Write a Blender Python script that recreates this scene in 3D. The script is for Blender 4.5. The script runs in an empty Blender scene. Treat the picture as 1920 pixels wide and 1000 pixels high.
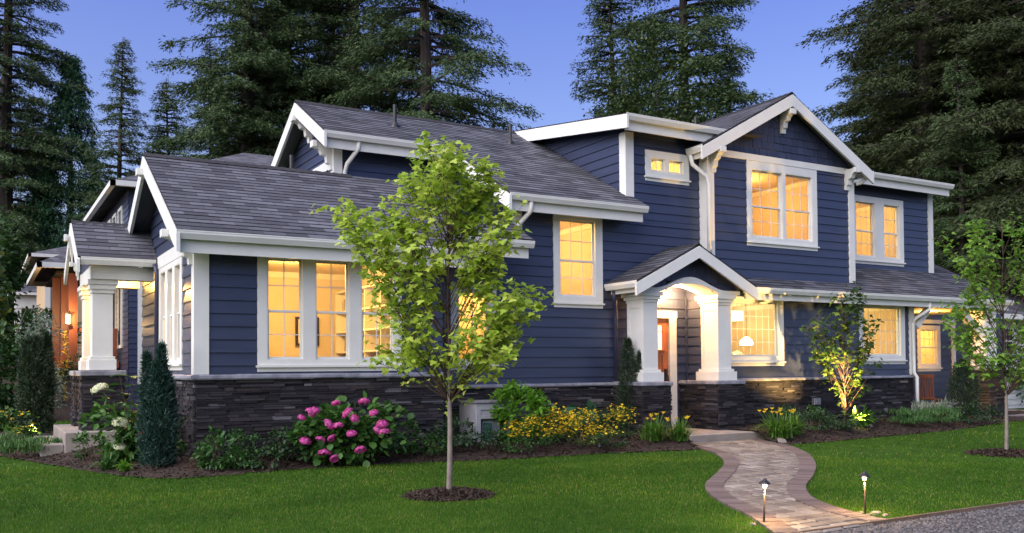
import bpy, bmesh, math, random
import numpy as np
from mathutils import Matrix, Vector

scene = bpy.context.scene
COL = scene.collection
rng = np.random.default_rng(7)
random.seed(7)
G = -0.13                                   # lawn level; the eye is 1.33 m above it

# ---------------------------------------------------------------- camera
YAW, PITCH, ROLL, FPX = 0.5299, 0.0242, -0.0074, 1703.0
def cam_axes():
    c, s = math.cos(YAW), math.sin(YAW)
    fwd = np.array([s, c, 0.]); right = np.array([c, -s, 0.]); up = np.array([0, 0, 1.])
    f2 = fwd*math.cos(PITCH)+up*math.sin(PITCH); u2 = up*math.cos(PITCH)-fwd*math.sin(PITCH)
    r3 = right*math.cos(ROLL)+u2*math.sin(ROLL); u3 = u2*math.cos(ROLL)-right*math.sin(ROLL)
    return r3, u3, f2
r3, u3, f2 = cam_axes()
cd = bpy.data.cameras.new("camera"); cam = bpy.data.objects.new("camera", cd); COL.objects.link(cam)
m = Matrix.Identity(4)
for i in range(3):
    m[i][0] = r3[i]; m[i][1] = u3[i]; m[i][2] = -f2[i]
m[2][3] = 1.2
cam.matrix_world = m
cd.sensor_width = 36.0; cd.lens = 36.0*FPX/1920.0
cd.shift_y = (648.7-500.0)/1920.0
cd.clip_start = 0.05; cd.clip_end = 3000
scene.camera = cam

# ---------------------------------------------------------------- sky, sun, exposure
SUN_EL, SUN_AZ = math.radians(45), math.radians(-103)      # azimuth from +Y towards +X: broad evening glow from the west
w = bpy.data.worlds.new("World"); scene.world = w; w.use_nodes = True
nt = w.node_tree; nt.nodes.clear()
out = nt.nodes.new("ShaderNodeOutputWorld"); bg = nt.nodes.new("ShaderNodeBackground")
sky = nt.nodes.new("ShaderNodeTexSky"); sky.sky_type = 'NISHITA'; sky.sun_disc = False
sky.sun_elevation = SUN_EL; sky.sun_rotation = SUN_AZ
sky.air_density = 1.0; sky.dust_density = 2.5; sky.ozone_density = 6.0
tint = nt.nodes.new("ShaderNodeMix"); tint.data_type = 'RGBA'; tint.blend_type = 'MULTIPLY'
tint.inputs[0].default_value = 1.0; tint.inputs[7].default_value = (.97, .82, 1.06, 1)
nt.links.new(sky.outputs[0], tint.inputs[6])
# the pale band of sky above the treeline at dusk
wc = nt.nodes.new("ShaderNodeTexCoord"); ws = nt.nodes.new("ShaderNodeSeparateXYZ"); wr = nt.nodes.new("ShaderNodeValToRGB"); wm = nt.nodes.new("ShaderNodeMix")
wm.data_type = 'RGBA'; wm.blend_type = 'MULTIPLY'; wm.inputs[0].default_value = 1.0
nt.links.new(wc.outputs['Generated'], ws.inputs[0]); nt.links.new(ws.outputs[2], wr.inputs[0])
wr.color_ramp.elements[0].position = .12; wr.color_ramp.elements[0].color = (1.0, .96, .72, 1); wr.color_ramp.elements[1].position = .42; wr.color_ramp.elements[1].color = (.70, .73, .86, 1)
nt.links.new(tint.outputs[2], wm.inputs[6]); nt.links.new(wr.outputs[0], wm.inputs[7]); nt.links.new(wm.outputs[2], bg.inputs[0])
bg.inputs[1].default_value = .082
nt.links.new(bg.outputs[0], out.inputs[0])
sl = bpy.data.lights.new("sun", 'SUN'); sun = bpy.data.objects.new("sun", sl); COL.objects.link(sun)
sl.energy = 1.75; sl.angle = math.radians(95); sl.color = (1.0, .93, .80)
LE = SUN_EL
sd = Vector((math.sin(SUN_AZ)*math.cos(LE), math.cos(SUN_AZ)*math.cos(LE), math.sin(LE)))
sun.rotation_euler = sd.to_track_quat('Z', 'Y').to_euler()
scene.view_settings.view_transform = 'Standard'; scene.view_settings.look = 'None'
scene.view_settings.exposure = 1.68; scene.view_settings.gamma = 1.0
scene.render.engine = 'CYCLES'
scene.cycles.use_denoising = True
scene.cycles.max_bounces = 6; scene.cycles.diffuse_bounces = 3; scene.cycles.glossy_bounces = 2
scene.cycles.transmission_bounces = 4; scene.cycles.transparent_max_bounces = 8
scene.cycles.sample_clamp_indirect = 4.0
scene.cycles.caustics_reflective = False; scene.cycles.caustics_refractive = False

# ---------------------------------------------------------------- materials
def _mat(name):
    mt = bpy.data.materials.new(name); mt.use_nodes = True
    n = mt.node_tree; return mt, n, n.nodes["Principled BSDF"]
def _noise(n, scale, detail=3.0, rough=.55, coord='Object', stretch=None):
    tc = n.nodes.new("ShaderNodeTexCoord"); t = n.nodes.new("ShaderNodeTexNoise")
    t.inputs['Scale'].default_value = scale; t.inputs['Detail'].default_value = detail; t.inputs['Roughness'].default_value = rough
    src = tc.outputs[coord]
    if stretch:
        mp = n.nodes.new("ShaderNodeMapping"); mp.inputs['Scale'].default_value = stretch
        n.links.new(src, mp.inputs[0]); src = mp.outputs[0]
    n.links.new(src, t.inputs['Vector']); return t
def _ramp(n, fac, stops):
    r = n.nodes.new("ShaderNodeValToRGB"); e = r.color_ramp.elements
    while len(e) < len(stops): e.new(.5)
    for k, (p, c) in enumerate(stops):
        e[k].position = p; e[k].color = (*c, 1)
    n.links.new(fac, r.inputs[0]); return r
def surf(name, c1, c2=None, rough=.6, scale=6., stretch=None, bump=0., bscale=60., island=False, spec=.5, metal=0.):
    mt, n, b = _mat(name)
    c2 = c2 or c1
    if island:
        g = n.nodes.new("ShaderNodeNewGeometry"); fac = g.outputs['Random Per Island']
    else:
        fac = _noise(n, scale, stretch=stretch).outputs[0]
    st = [(.0, c1), (1., c2)] if island else [(.3, c1), (.7, c2)]
    if isinstance(island, list): st = island
    r = _ramp(n, fac, st); n.links.new(r.outputs[0], b.inputs['Base Color'])
    b.inputs['Roughness'].default_value = rough; b.inputs['Specular IOR Level'].default_value = spec; b.inputs['Metallic'].default_value = metal
    if bump:
        t = _noise(n, bscale, stretch=stretch); bp = n.nodes.new("ShaderNodeBump"); bp.inputs['Strength'].default_value = bump
        bp.inputs['Distance'].default_value = .01
        n.links.new(t.outputs[0], bp.inputs['Height']); n.links.new(bp.outputs[0], b.inputs['Normal'])
    return mt
def leafmat(name, stops, rough=.55, trans=.35, tc=None, spec=.4):
    mt, n, b = _mat(name)
    g = n.nodes.new("ShaderNodeNewGeometry")
    r = _ramp(n, g.outputs['Random Per Island'], [(k/(len(stops)-1), c) for k, c in enumerate(stops)])
    n.links.new(r.outputs[0], b.inputs['Base Color']); b.inputs['Roughness'].default_value = rough
    b.inputs['Specular IOR Level'].default_value = spec
    if trans:
        t = n.nodes.new("ShaderNodeBsdfTranslucent"); mx = n.nodes.new("ShaderNodeMixShader"); mx.inputs[0].default_value = trans
        n.links.new(r.outputs[0], t.inputs[0]); o = n.nodes["Material Output"]
        n.links.new(b.outputs[0], mx.inputs[1]); n.links.new(t.outputs[0], mx.inputs[2]); n.links.new(mx.outputs[0], o.inputs[0])
    return mt
def glow(name, c, s):
    mt, n, b = _mat(name); b.inputs['Base Color'].default_value = (*c, 1)
    b.inputs['Emission Color'].default_value = (*c, 1); b.inputs['Emission Strength'].default_value = s
    return mt
M = {}
M['navy'] = surf('navy_paint', (.027, .036, .068), (.036, .047, .086), rough=.30, scale=2.2, stretch=(.5, .5, 5), bump=.12, bscale=14)
M['navy_shake'] = surf('navy_shakes', (.025, .034, .064), (.040, .050, .092), rough=.5, island=True, bump=.1, bscale=30)
M['navy_trim'] = surf('navy_trim', (.022, .027, .055), rough=.4)
M['white'] = surf('white_paint', (.62, .635, .58), (.68, .695, .64), rough=.42, scale=3)
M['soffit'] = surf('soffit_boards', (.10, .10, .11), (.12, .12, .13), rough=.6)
M['shingle'] = None
def shingle():
    mt, n, b = _mat('charcoal_shingles')
    uv = n.nodes.new("ShaderNodeUVMap"); br = n.nodes.new("ShaderNodeTexBrick")
    br.inputs['Scale'].default_value = 1.0; br.inputs['Brick Width'].default_value = .31; br.inputs['Row Height'].default_value = .14
    br.inputs['Mortar Size'].default_value = .004; br.offset = .43; br.offset_frequency = 2
    br.inputs['Color1'].default_value = (.030, .033, .042, 1); br.inputs['Color2'].default_value = (.112, .120, .136, 1)
    br.inputs['Mortar'].default_value = (.02, .02, .022, 1)
    n.links.new(uv.outputs[0], br.inputs[0])
    t = _noise(n, 1.1, 4); mx = n.nodes.new("ShaderNodeMix"); mx.data_type = 'RGBA'; mx.blend_type = 'MULTIPLY'; mx.inputs[0].default_value = 1
    r = _ramp(n, t.outputs[0], [(.3, (.72, .72, .74)), (.75, (1.15, 1.12, 1.12))])
    n.links.new(br.outputs[0], mx.inputs[6]); n.links.new(r.outputs[0], mx.inputs[7]); n.links.new(mx.outputs[2], b.inputs['Base Color'])
    t2 = _noise(n, 260, 2); bp = n.nodes.new("ShaderNodeBump"); bp.inputs['Strength'].default_value = .35; bp.inputs['Distance'].default_value = .004
    n.links.new(t2.outputs[0], bp.inputs['Height']); n.links.new(bp.outputs[0], b.inputs['Normal'])
    b.inputs['Roughness'].default_value = .85; return mt
M['shingle'] = shingle()
M['stone'] = surf('ledge_stone', (.02, .02, .022), None, rough=.7, spec=.25, bump=.6, bscale=45,
                  island=[(.0, (.012, .0115, .013)), (.45, (.024, .022, .025)), (.78, (.045, .042, .046)), (.90, (.040, .033, .031)), (.955, (.08, .08, .09)), (.985, (.15, .145, .15)), (1., (.13, .10, .065))])
M['cap'] = surf('stone_cap', (.13, .14, .165), (.27, .28, .31), rough=.6, scale=7, bump=.5, bscale=22)
M['concrete'] = surf('concrete', (.21, .185, .155), (.27, .245, .21), rough=.85, scale=4, bump=.2, bscale=80)
M['rock'] = surf('river_rock', (.10, .09, .08), (.17, .155, .14), rough=.85, scale=12)
M['wood_red'] = surf('stained_wood', (.16, .048, .020), (.23, .075, .032), rough=.45, scale=3, stretch=(8, 8, .6), bump=.05)
M['door_wood'] = surf('door_wood', (.30, .085, .028), (.38, .12, .04), rough=.38, scale=3, stretch=(9, 9, .5))
M['mulch'] = surf('mulch', (.017, .009, .004), (.034, .019, .010), rough=.95, scale=22, bump=.9, bscale=45)
M['chip'] = surf('mulch_chips', (.015, .008, .004), (.044, .025, .013), rough=.9, island=True)
M['lawn'] = surf('lawn_soil', (.020, .055, .007), (.036, .082, .011), spec=.04, rough=.95, scale=3.5, bump=.5, bscale=90)
M['gravel'] = surf('gravel', (.040, .038, .038), (.075, .072, .072), rough=.9, scale=30, bump=1., bscale=60)
M['pebble'] = surf('pebbles', (.030, .029, .030), (.13, .125, .12), rough=.8, island=True)
M['paver'] = surf('paver_stone', (.2, .18, .17), None, rough=.8, bump=.25, bscale=50,
                  island=[(.0, (.105, .085, .066)), (.3, (.165, .138, .108)), (.6, (.215, .185, .145)), (.8, (.13, .105, .088)), (1., (.29, .26, .21))])
M['paver_edge'] = surf('paver_border', (.075, .054, .049), (.155, .118, .105), rough=.8, island=True, bump=.25, bscale=50)
M['joint'] = surf('joint_sand', (.012, .010, .006), (.024, .020, .012), rough=.95, scale=20)
M['bark'] = surf('dark_bark', (.022, .018, .015), (.052, .042, .034), rough=.9, scale=5, stretch=(3, 3, .6), bump=.6, bscale=20)
M['bark_grey'] = surf('smooth_grey_bark', (.12, .10, .08), (.21, .185, .155), rough=.75, scale=14, stretch=(1, 1, .5), bump=.15)
M['twig'] = surf('young_twigs', (.045, .026, .018), (.08, .05, .034), rough=.8)
M['metal'] = surf('galvanised', (.35, .36, .38), rough=.4, metal=.8)
M['black'] = surf('black_metal', (.012, .012, .014), rough=.4)
M['bronze'] = surf('dark_bronze', (.05, .035, .025), rough=.35, metal=.7)
M['cream'] = surf('cream_wall', (.62, .50, .34), (.66, .54, .37), rough=.8)
M['cream_w'] = surf('painted_shelf', (.72, .66, .54), rough=.6)
M['floor_in'] = surf('oak_floor', (.26, .15, .07), rough=.4)
M['grey_house'] = surf('grey_siding', (.16, .165, .19), (.19, .195, .22), rough=.7)
M['ochre'] = surf('ochre_siding', (.46, .33, .17), (.50, .37, .20), rough=.7)
M['dark'] = surf('dark_opening', (.012, .012, .016), rough=.3)
def glass():
    mt = bpy.data.materials.new('window_glass'); mt.use_nodes = True; n = mt.node_tree; n.nodes.clear()
    o = n.nodes.new("ShaderNodeOutputMaterial"); t = n.nodes.new("ShaderNodeBsdfTransparent"); g = n.nodes.new("ShaderNodeBsdfGlossy")
    g.inputs['Roughness'].default_value = .02; f = n.nodes.new("ShaderNodeLayerWeight"); f.inputs[0].default_value = .5
    p = n.nodes.new("ShaderNodeMath"); p.operation = 'POWER'; p.inputs[1].default_value = 6.0; n.links.new(f.outputs['Facing'], p.inputs[0])
    q = n.nodes.new("ShaderNodeMath"); q.operation = 'MULTIPLY_ADD'; q.inputs[1].default_value = .90; q.inputs[2].default_value = .045; n.links.new(p.outputs[0], q.inputs[0])
    x = n.nodes.new("ShaderNodeMixShader"); n.links.new(q.outputs[0], x.inputs[0]); n.links.new(t.outputs[0], x.inputs[1]); n.links.new(g.outputs[0], x.inputs[2])
    n.links.new(x.outputs[0], o.inputs[0]); return mt
M['glass'] = glass()
M['bulb'] = glow('lamp_glow', (1., .72, .38), 9)
M['door_glow'] = glow('glowing_door_glass', (1., .74, .38), .55)

# foliage
M['fir'] = leafmat('fir_needles', [(0.0236, 0.0486, 0.0197), (0.0371, 0.0745, 0.0262), (0.0574, 0.1004, 0.0328), (0.0844, 0.1296, 0.0393)], rough=.6, trans=.15, spec=.25)
M['fir_b'] = leafmat('brown_fir_needles', [(0.0238, 0.0359, 0.0133), (0.037, 0.0552, 0.019), (0.0554, 0.0745, 0.0247)], rough=.65, trans=.15, spec=.2)
M['cedar'] = leafmat('cedar_sprays', [(0.0202, 0.068, 0.0312), (0.0317, 0.0972, 0.0408), (0.049, 0.1264, 0.0504)], rough=.6, trans=.15, spec=.25)
M['broad'] = leafmat('broad_leaves', [(0.024, 0.065, 0.014), (0.0408, 0.1014, 0.02), (0.0624, 0.1365, 0.026)], trans=.3)
M['broad_d'] = leafmat('deep_broad_leaves', [(.014, .034, .010), (.026, .056, .014), (.045, .080, .020), (.075, .105, .028)], trans=.25)
M['maple'] = leafmat('maple_leaves', [(.24, .38, .035), (.32, .47, .048), (.41, .55, .07), (.50, .58, .11)], rough=.5, trans=.45)
M['maple_g'] = leafmat('green_maple_leaves', [(0.0945, 0.2295, 0.03), (0.162, 0.324, 0.0384), (0.2295, 0.3915, 0.054)], rough=.5, trans=.45)
M['vine'] = leafmat('vine_maple_leaves', [(0.036, 0.0845, 0.016), (0.06, 0.13, 0.02), (0.096, 0.169, 0.03)], rough=.5, trans=.4)
M['yew'] = leafmat('yew_needles', [(0.0104, 0.0364, 0.026), (0.0169, 0.0532, 0.0364), (0.026, 0.07, 0.0455)], rough=.5, trans=.1)
M['yew_d'] = leafmat('dark_yew_needles', [(0.0144, 0.0324, 0.0154), (0.024, 0.0486, 0.0198), (0.036, 0.0648, 0.0242)], rough=.55, trans=.1)
M['shrub'] = leafmat('shrub_leaves', [(0.0208, 0.0675, 0.0132), (0.0364, 0.1125, 0.0198), (0.0585, 0.15, 0.0264)], trans=.3)
M['shrub_d'] = leafmat('dark_shrub_leaves', [(0.0156, 0.042, 0.0144), (0.026, 0.063, 0.0192), (0.039, 0.087, 0.0264)], trans=.25)
M['shrub_b'] = leafmat('bright_shrub_leaves', [(0.06, 0.182, 0.014), (0.108, 0.273, 0.02), (0.168, 0.364, 0.03)], trans=.4)
M['hyd'] = leafmat('hydrangea_leaves', [(0.0242, 0.0805, 0.014), (0.044, 0.1323, 0.02), (0.0825, 0.184, 0.03)], trans=.3)
M['silver'] = leafmat('silver_leaves', [(.12, .18, .12), (.20, .27, .19), (.30, .36, .28)], trans=.3)
M['lav'] = leafmat('lavender_leaves', [(0.036, 0.1105, 0.022), (0.06, 0.1495, 0.035), (0.096, 0.195, 0.06)], trans=.25)
M['blade'] = leafmat('daylily_blades', [(0.039, 0.112, 0.012), (0.0715, 0.182, 0.018), (0.117, 0.238, 0.03)], trans=.35)
M['hosta'] = leafmat('hosta_leaves', [(0.036, 0.1105, 0.055), (0.06, 0.156, 0.0715)], trans=.3)
def grassmat():
    mt, n, b = _mat('grass_blades'); g = n.nodes.new("ShaderNodeNewGeometry")
    r = _ramp(n, g.outputs['Random Per Island'], [(0, (.028, .086, .008)), (.4, (.050, .130, .012)), (.78, (.074, .168, .018)), (.9, (.12, .195, .032)), (1., (.24, .21, .09))])
    t = _noise(n, .55, 4, .6); r2 = _ramp(n, t.outputs[0], [(.34, (.66, .72, .7)), (.5, (1, 1, 1)), (.66, (1.55, 1.28, 1.15))])
    mx = n.nodes.new("ShaderNodeMix"); mx.data_type = 'RGBA'; mx.blend_type = 'MULTIPLY'; mx.inputs[0].default_value = 1
    n.links.new(r.outputs[0], mx.inputs[6]); n.links.new(r2.outputs[0], mx.inputs[7]); n.links.new(mx.outputs[2], b.inputs['Base Color'])
    b.inputs['Roughness'].default_value = .8; b.inputs['Specular IOR Level'].default_value = .05
    tr = n.nodes.new("ShaderNodeBsdfTranslucent"); ms = n.nodes.new("ShaderNodeMixShader"); ms.inputs[0].default_value = .3; n.links.new(mx.outputs[2], tr.inputs[0])
    n.links.new(b.outputs[0], ms.inputs[1]); n.links.new(tr.outputs[0], ms.inputs[2]); n.links.new(ms.outputs[0], n.nodes["Material Output"].inputs[0]); return mt
M['grass'] = grassmat()
M['pink'] = leafmat('pink_petals', [(.42, .035, .22), (.56, .075, .32), (.66, .16, .42)], trans=.35)
M['ivory'] = leafmat('ivory_petals', [(.55, .60, .34), (.68, .72, .46), (.78, .80, .60)], trans=.35)
M['yellow'] = leafmat('yellow_petals_and_lit_leaves', [(.70, .44, .010), (.80, .56, .014), (.84, .64, .03)], trans=.3)
M['red'] = leafmat('red_petals', [(.62, .03, .012), (.7, .05, .02)], trans=.3)

# ---------------------------------------------------------------- object helpers
def link(o, parent=None):
    COL.objects.link(o)
    if parent is not None: o.parent = parent
    return o
def tag(o, label=None, cat=None, group=None, kind=None):
    if label: o['label'] = label
    if cat: o['category'] = cat
    if group: o['group'] = group
    if kind: o['kind'] = kind
    return o
def thing(name, label, cat, loc=(0, 0, 0), group=None):
    o = bpy.data.objects.new(name, None); o.empty_display_size = .2; o.location = loc
    return tag(link(o), label, cat, group)
def nmesh(name, V, F, mat, parent=None, smooth=False):
    """V (n,3), F (m,k) index array -> mesh object"""
    V = np.asarray(V, np.float32); F = np.asarray(F, np.int32)
    me = bpy.data.meshes.new(name); nf, k = F.shape
    me.vertices.add(len(V)); me.vertices.foreach_set('co', V.ravel())
    me.loops.add(nf*k); me.loops.foreach_set('vertex_index', F.ravel())
    me.polygons.add(nf); me.polygons.foreach_set('loop_start', np.arange(nf, dtype=np.int32)*k)
    me.polygons.foreach_set('loop_total', np.full(nf, k, np.int32))
    if smooth: me.polygons.foreach_set('use_smooth', np.ones(nf, bool))
    me.materials.append(mat); me.update(calc_edges=True)
    return link(bpy.data.objects.new(name, me), parent)
def front(Yw): return lambda u, n, z: (u, Yw-n, z)
def left(Xw): return lambda u, n, z: (Xw-n, u, z)
def right(Xw): return lambda u, n, z: (Xw+n, u, z)
def world(u, n, z): return (u, n, z)
class MB:
    def __init__(s): s.v = []; s.f = []; s.uv = []
    def add(s, vs, fs, uv=None):
        b = len(s.v); s.v += [tuple(p) for p in vs]; s.f += [tuple(b+i for i in f) for f in fs]
        if uv: s.uv += uv
        return s
    def box(s, T, u0, u1, n0, n1, z0, z1):
        s.add([T(u, n, z) for z in (z0, z1) for n in (n0, n1) for u in (u0, u1)],
              [(0, 1, 3, 2), (4, 6, 7, 5), (0, 4, 5, 1), (2, 3, 7, 6), (0, 2, 6, 4), (1, 5, 7, 3)]); return s
    def quad(s, a, b, c, d): return s.add([a, b, c, d], [(0, 1, 2, 3)])
    def extr(s, A, B):
        n = len(A); return s.add(list(A)+list(B), [tuple(range(n)), tuple(range(2*n-1, n-1, -1))]+[(i, (i+1) % n, n+(i+1) % n, n+i) for i in range(n)])
    def prism_uz(s, T, poly, n0, n1): return s.extr([T(u, n0, z) for u, z in poly], [T(u, n1, z) for u, z in poly])
    def prism_nz(s, T, poly, u0, u1): return s.extr([T(u0, n, z) for n, z in poly], [T(u1, n, z) for n, z in poly])
    def tube(s, P, r, k=8):
        P = [Vector(p) for p in P]; rs = r if isinstance(r, (list, tuple, np.ndarray)) else [r]*len(P); base = len(s.v); up = Vector((.31, .17, .93))
        for i, p in enumerate(P):
            d = (P[min(i+1, len(P)-1)]-P[max(i-1, 0)]).normalized()
            a = d.cross(up if abs(d.dot(up)) < .95 else Vector((1, 0, 0))).normalized(); b = d.cross(a)
            for j in range(k):
                t = 2*math.pi*j/k; s.v.append(tuple(p+(a*math.cos(t)+b*math.sin(t))*rs[i]))
        for i in range(len(P)-1):
            for j in range(k):
                j2 = (j+1) % k; s.f.append((base+i*k+j, base+i*k+j2, base+(i+1)*k+j2, base+(i+1)*k+j))
        s.f.append(tuple(base+j for j in range(k))[::-1]); s.f.append(tuple(base+(len(P)-1)*k+j for j in range(k))); return s
    def lathe(s, c, prof, k=16):
        base = len(s.v)
        for r, z in prof:
            for j in range(k):
                t = 2*math.pi*j/k; s.v.append((c[0]+r*math.cos(t), c[1]+r*math.sin(t), c[2]+z))
        for i in range(len(prof)-1):
            for j in range(k):
                j2 = (j+1) % k; s.f.append((base+i*k+j, base+i*k+j2, base+(i+1)*k+j2, base+(i+1)*k+j))
        return s
    def build(s, name, mat, parent=None, smooth=False, bevel=0.):
        me = bpy.data.meshes.new(name); me.from_pydata(s.v, [], s.f)
        if s.uv:
            l = me.uv_layers.new(name='UVMap'); l.data.foreach_set('uv', np.array(s.uv, np.float32).ravel())
        me.materials.append(mat)
        if smooth: me.polygons.foreach_set('use_smooth', np.ones(len(me.polygons), bool))
        if not s.uv:
            bm = bmesh.new(); bm.from_mesh(me); bmesh.ops.recalc_face_normals(bm, faces=bm.faces)
            if bevel: bmesh.ops.bevel(bm, geom=list(bm.edges), offset=bevel, segments=1, affect='EDGES')
            bm.to_mesh(me); bm.free()
        return link(bpy.data.objects.new(name, me), parent)

def spans(a, b, cuts):
    out = [(a, b)]
    for c, d in cuts:
        nx = []
        for p, q in out:
            if d <= p or c >= q: nx.append((p, q)); continue
            if c > p: nx.append((p, c))
            if d < q: nx.append((d, q))
        out = nx
    return out
def lim(poly, z):
    """u extent of a convex outline poly[(u,z)] at height z"""
    us = []
    for (u0, z0), (u1, z1) in zip(poly, poly[1:]+poly[:1]):
        if min(z0, z1)-1e-9 <= z <= max(z0, z1)+1e-9:
            if abs(z1-z0) < 1e-9: us += [u0, u1]
            else: us.append(u0+(u1-u0)*(z-z0)/(z1-z0))
    return (min(us), max(us)) if us else None
def lap_siding(mb, T, poly, z0, z1, holes=(), course=.178, lip=.020, phase=0.):
    z = z0-phase
    while z < z1-1e-6:
        a, b = max(z, z0), min(z+course, z1)
        if b-a > .004:
            hs = [(h[0], h[1]) for h in holes if h[2] < b-.002 and h[3] > a+.002]
            # exact vertical cuts : split the course where a hole begins or ends inside it
            zs = sorted({a, b}|{h[2] for h in holes if a < h[2] < b}|{h[3] for h in holes if a < h[3] < b})
            for za, zb in zip(zs, zs[1:]):
                la, lb = lim(poly, za+1e-4), lim(poly, zb-1e-4)
                if not la and not lb: continue
                la = la or lb; lb = lb or la
                cuts = [(h[0], h[1]) for h in holes if h[2] < zb-1e-4 and h[3] > za+1e-4]
                na = lip*(1-(za-z)/course)+.003; nb = lip*(1-(zb-z)/course)+.003
                for p, q in spans(min(la[0], lb[0]), max(la[1], lb[1]), cuts):
                    pa, qa = max(p, la[0]), min(q, la[1]); pb, qb = max(p, lb[0]), min(q, lb[1])
                    if qa-pa < .002 and qb-pb < .002: continue
                    mb.quad(T(pa, na, za), T(qa, na, za), T(qb, nb, zb), T(pb, nb, zb))
                    if za == a and a > z0-1e-6: mb.quad(T(pa, na, za), T(qa, na, za), T(qa, .0, za), T(pa, .0, za))
        z += course
def sheet(mb, T, poly, holes, n=-.01):
    """flat backing with rectangular holes"""
    zs = sorted({p[1] for p in poly}|{h[2] for h in holes}|{h[3] for h in holes})
    for za, zb in zip(zs, zs[1:]):
        la, lb = lim(poly, za+1e-4), lim(poly, zb-1e-4)
        if not la or not lb: continue
        cuts = [(h[0], h[1]) for h in holes if h[2] < zb-1e-4 and h[3] > za+1e-4]
        for p, q in spans(min(la[0], lb[0]), max(la[1], lb[1]), cuts):
            mb.quad(T(max(p, la[0]), n, za), T(min(q, la[1]), n, za), T(min(q, lb[1]), n, zb), T(max(p, lb[0]), n, zb))
def wall(name, T, poly, holes, z0, z1, parent, phase=0., mat='navy'):
    mb = MB(); lap_siding(mb, T, poly, z0, z1, holes, phase=phase); sheet(mb, T, poly, holes)
    return mb.build(name, M[mat], parent)
def shakes(name, T, poly, parent, course=.155):
    mb = MB(); z0 = min(p[1] for p in poly); z1 = max(p[1] for p in poly); r = random.Random(5); z = z0
    sheet(mb, T, poly, [], n=-.01)
    while z < z1:
        zb = min(z+course, z1); la = lim(poly, z+1e-3); lb = lim(poly, zb-1e-3)
        if la:
            lb = lb or la; u = la[0]-r.uniform(0, .12)
            while u < la[1]:
                wd = r.uniform(.10, .22); n = r.uniform(.012, .024)
                pa, qa = max(u, la[0]), min(u+wd-.007, la[1]); pb, qb = max(u, lb[0]), min(u+wd-.007, lb[1])
                if qa > pa:
                    if qb < pb: pb = qb = min(max(.5*(pa+qa), lb[0]), lb[1])
                    A = [T(pa, n, z), T(qa, n, z), T(qb, n*.3, zb), T(pb, n*.3, zb)]; B = [T(pa, 0, z), T(qa, 0, z), T(qb, 0, zb), T(pb, 0, zb)]
                    mb.add(A+B, [(0, 1, 2, 3), (0, 1, 5, 4), (1, 2, 6, 5), (0, 3, 7, 4)])
                u += wd
        z += course
    return mb.build(name, M['navy_shake'], parent)
def ledge_stone(name, T, u0, u1, z0, z1, parent, seed=1, holes=()):
    r = random.Random(seed); mb = MB(); z = z0
    mb.quad(T(u0, .0, z0), T(u1, .0, z0), T(u1, .0, z1), T(u0, .0, z1)) if not holes else None
    while z < z1-.008:
        hgt = min(r.choice([.024, .030, .036, .042, .055]), z1-z); u = u0
        while u < u1:
            ln = r.uniform(.10, .42); e = min(u+ln, u1)
            if u1-e < .05: e = u1
            n = .010+r.random()**1.5*.036; k = r.uniform(-.004, .004)
            if not any(h[0] < e and h[1] > u and h[2] < z+hgt and h[3] > z for h in holes):
                mb.box(T, u+.001, e-.002, -.02, n, z+.001, z+hgt-.003+min(k, 0))
            u = e
        z += hgt
    return mb.build(name, M['stone'], parent)
def stone_cap(name, T, u0, u1, z0, z1, n, parent, seed=2):
    r = random.Random(seed); mb = MB(); u = u0
    while u < u1:
        e = min(u+r.uniform(.35, .6), u1)
        if u1-e < .15: e = u1
        dn = r.uniform(-.006, .008); dz = r.uniform(-.006, .004)
        mb.prism_nz(T, [(-.02, z0), (n+dn-.012, z0+r.uniform(-.004, .004)), (n+dn, z0+.018), (n+dn-.004, z1-.018), (n+dn-.02, z1+dz), (-.02, z1+dz+.006)], u+.001, e-.003); u = e
    return mb.build(name, M['cap'], parent)
def roof(name, O, U, S, lu, ls, parent, thick=.03, label=None):
    """shingled slope: O eave corner, U along the eave, S up the slope (unit vectors), real stepped courses"""
    O, U, S = Vector(O), Vector(U).normalized(), Vector(S).normalized(); N = U.cross(S)
    if N.z < 0: N = -N
    mb = MB(); e = .14; s = 0.; r = random.Random(3)
    seg = max(1, int(lu/.33))
    while s < ls-1e-4:
        t = min(s+e, ls)
        jit = [r.uniform(-.010, .010) for _ in range(seg+1)]
        for k in range(seg):
            a, b = lu*k/seg, lu*(k+1)/seg
            p = [O+U*a+S*(s+jit[k])+N*.010, O+U*b+S*(s+jit[k+1])+N*.010, O+U*b+S*t+N*.002, O+U*a+S*t+N*.002]
            q = [O+U*a+S*(s+jit[k]), O+U*b+S*(s+jit[k+1])]
            uv = [(a, s), (b, s), (b, t-.001), (a, t-.001)]
            mb.add(p, [(0, 1, 2, 3)], uv); mb.add([q[0], q[1], p[1], p[0]], [(0, 1, 2, 3)], [(a, s), (b, s), (b, s), (a, s)])
        s = t
    c = [O, O+U*lu, O+U*lu+S*ls, O+S*ls]; d = [p-N*thick for p in c]
    mb.add(c+d, [(4, 5, 6, 7), (0, 1, 5, 4), (1, 2, 6, 5), (2, 3, 7, 6), (3, 0, 4, 7)], [(0, 0)]*20)
    return mb.build(name, M['shingle'], parent)
def ridge_cap(A, B, parent):
    A, B = Vector(A), Vector(B); d = (B-A); L = d.length; d.normalize(); side = d.cross(Vector((0, 0, 1))).normalized(); mb = MB(); k = int(L/.15)
    for i in range(k):
        p = A+d*(L*i/k); q = A+d*(L*(i+1)/k+.03)
        mb.add([p+side*.12-Vector((0, 0, .05)), p+Vector((0, 0, .028)), p-side*.12-Vector((0, 0, .05)), q+side*.12-Vector((0, 0, .058)), q+Vector((0, 0, .016)), q-side*.12-Vector((0, 0, .058))], [(0, 1, 4, 3), (1, 2, 5, 4), (0, 2, 1)])
    return mb.build('ridge_cap', M['shingle'], parent)
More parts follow.
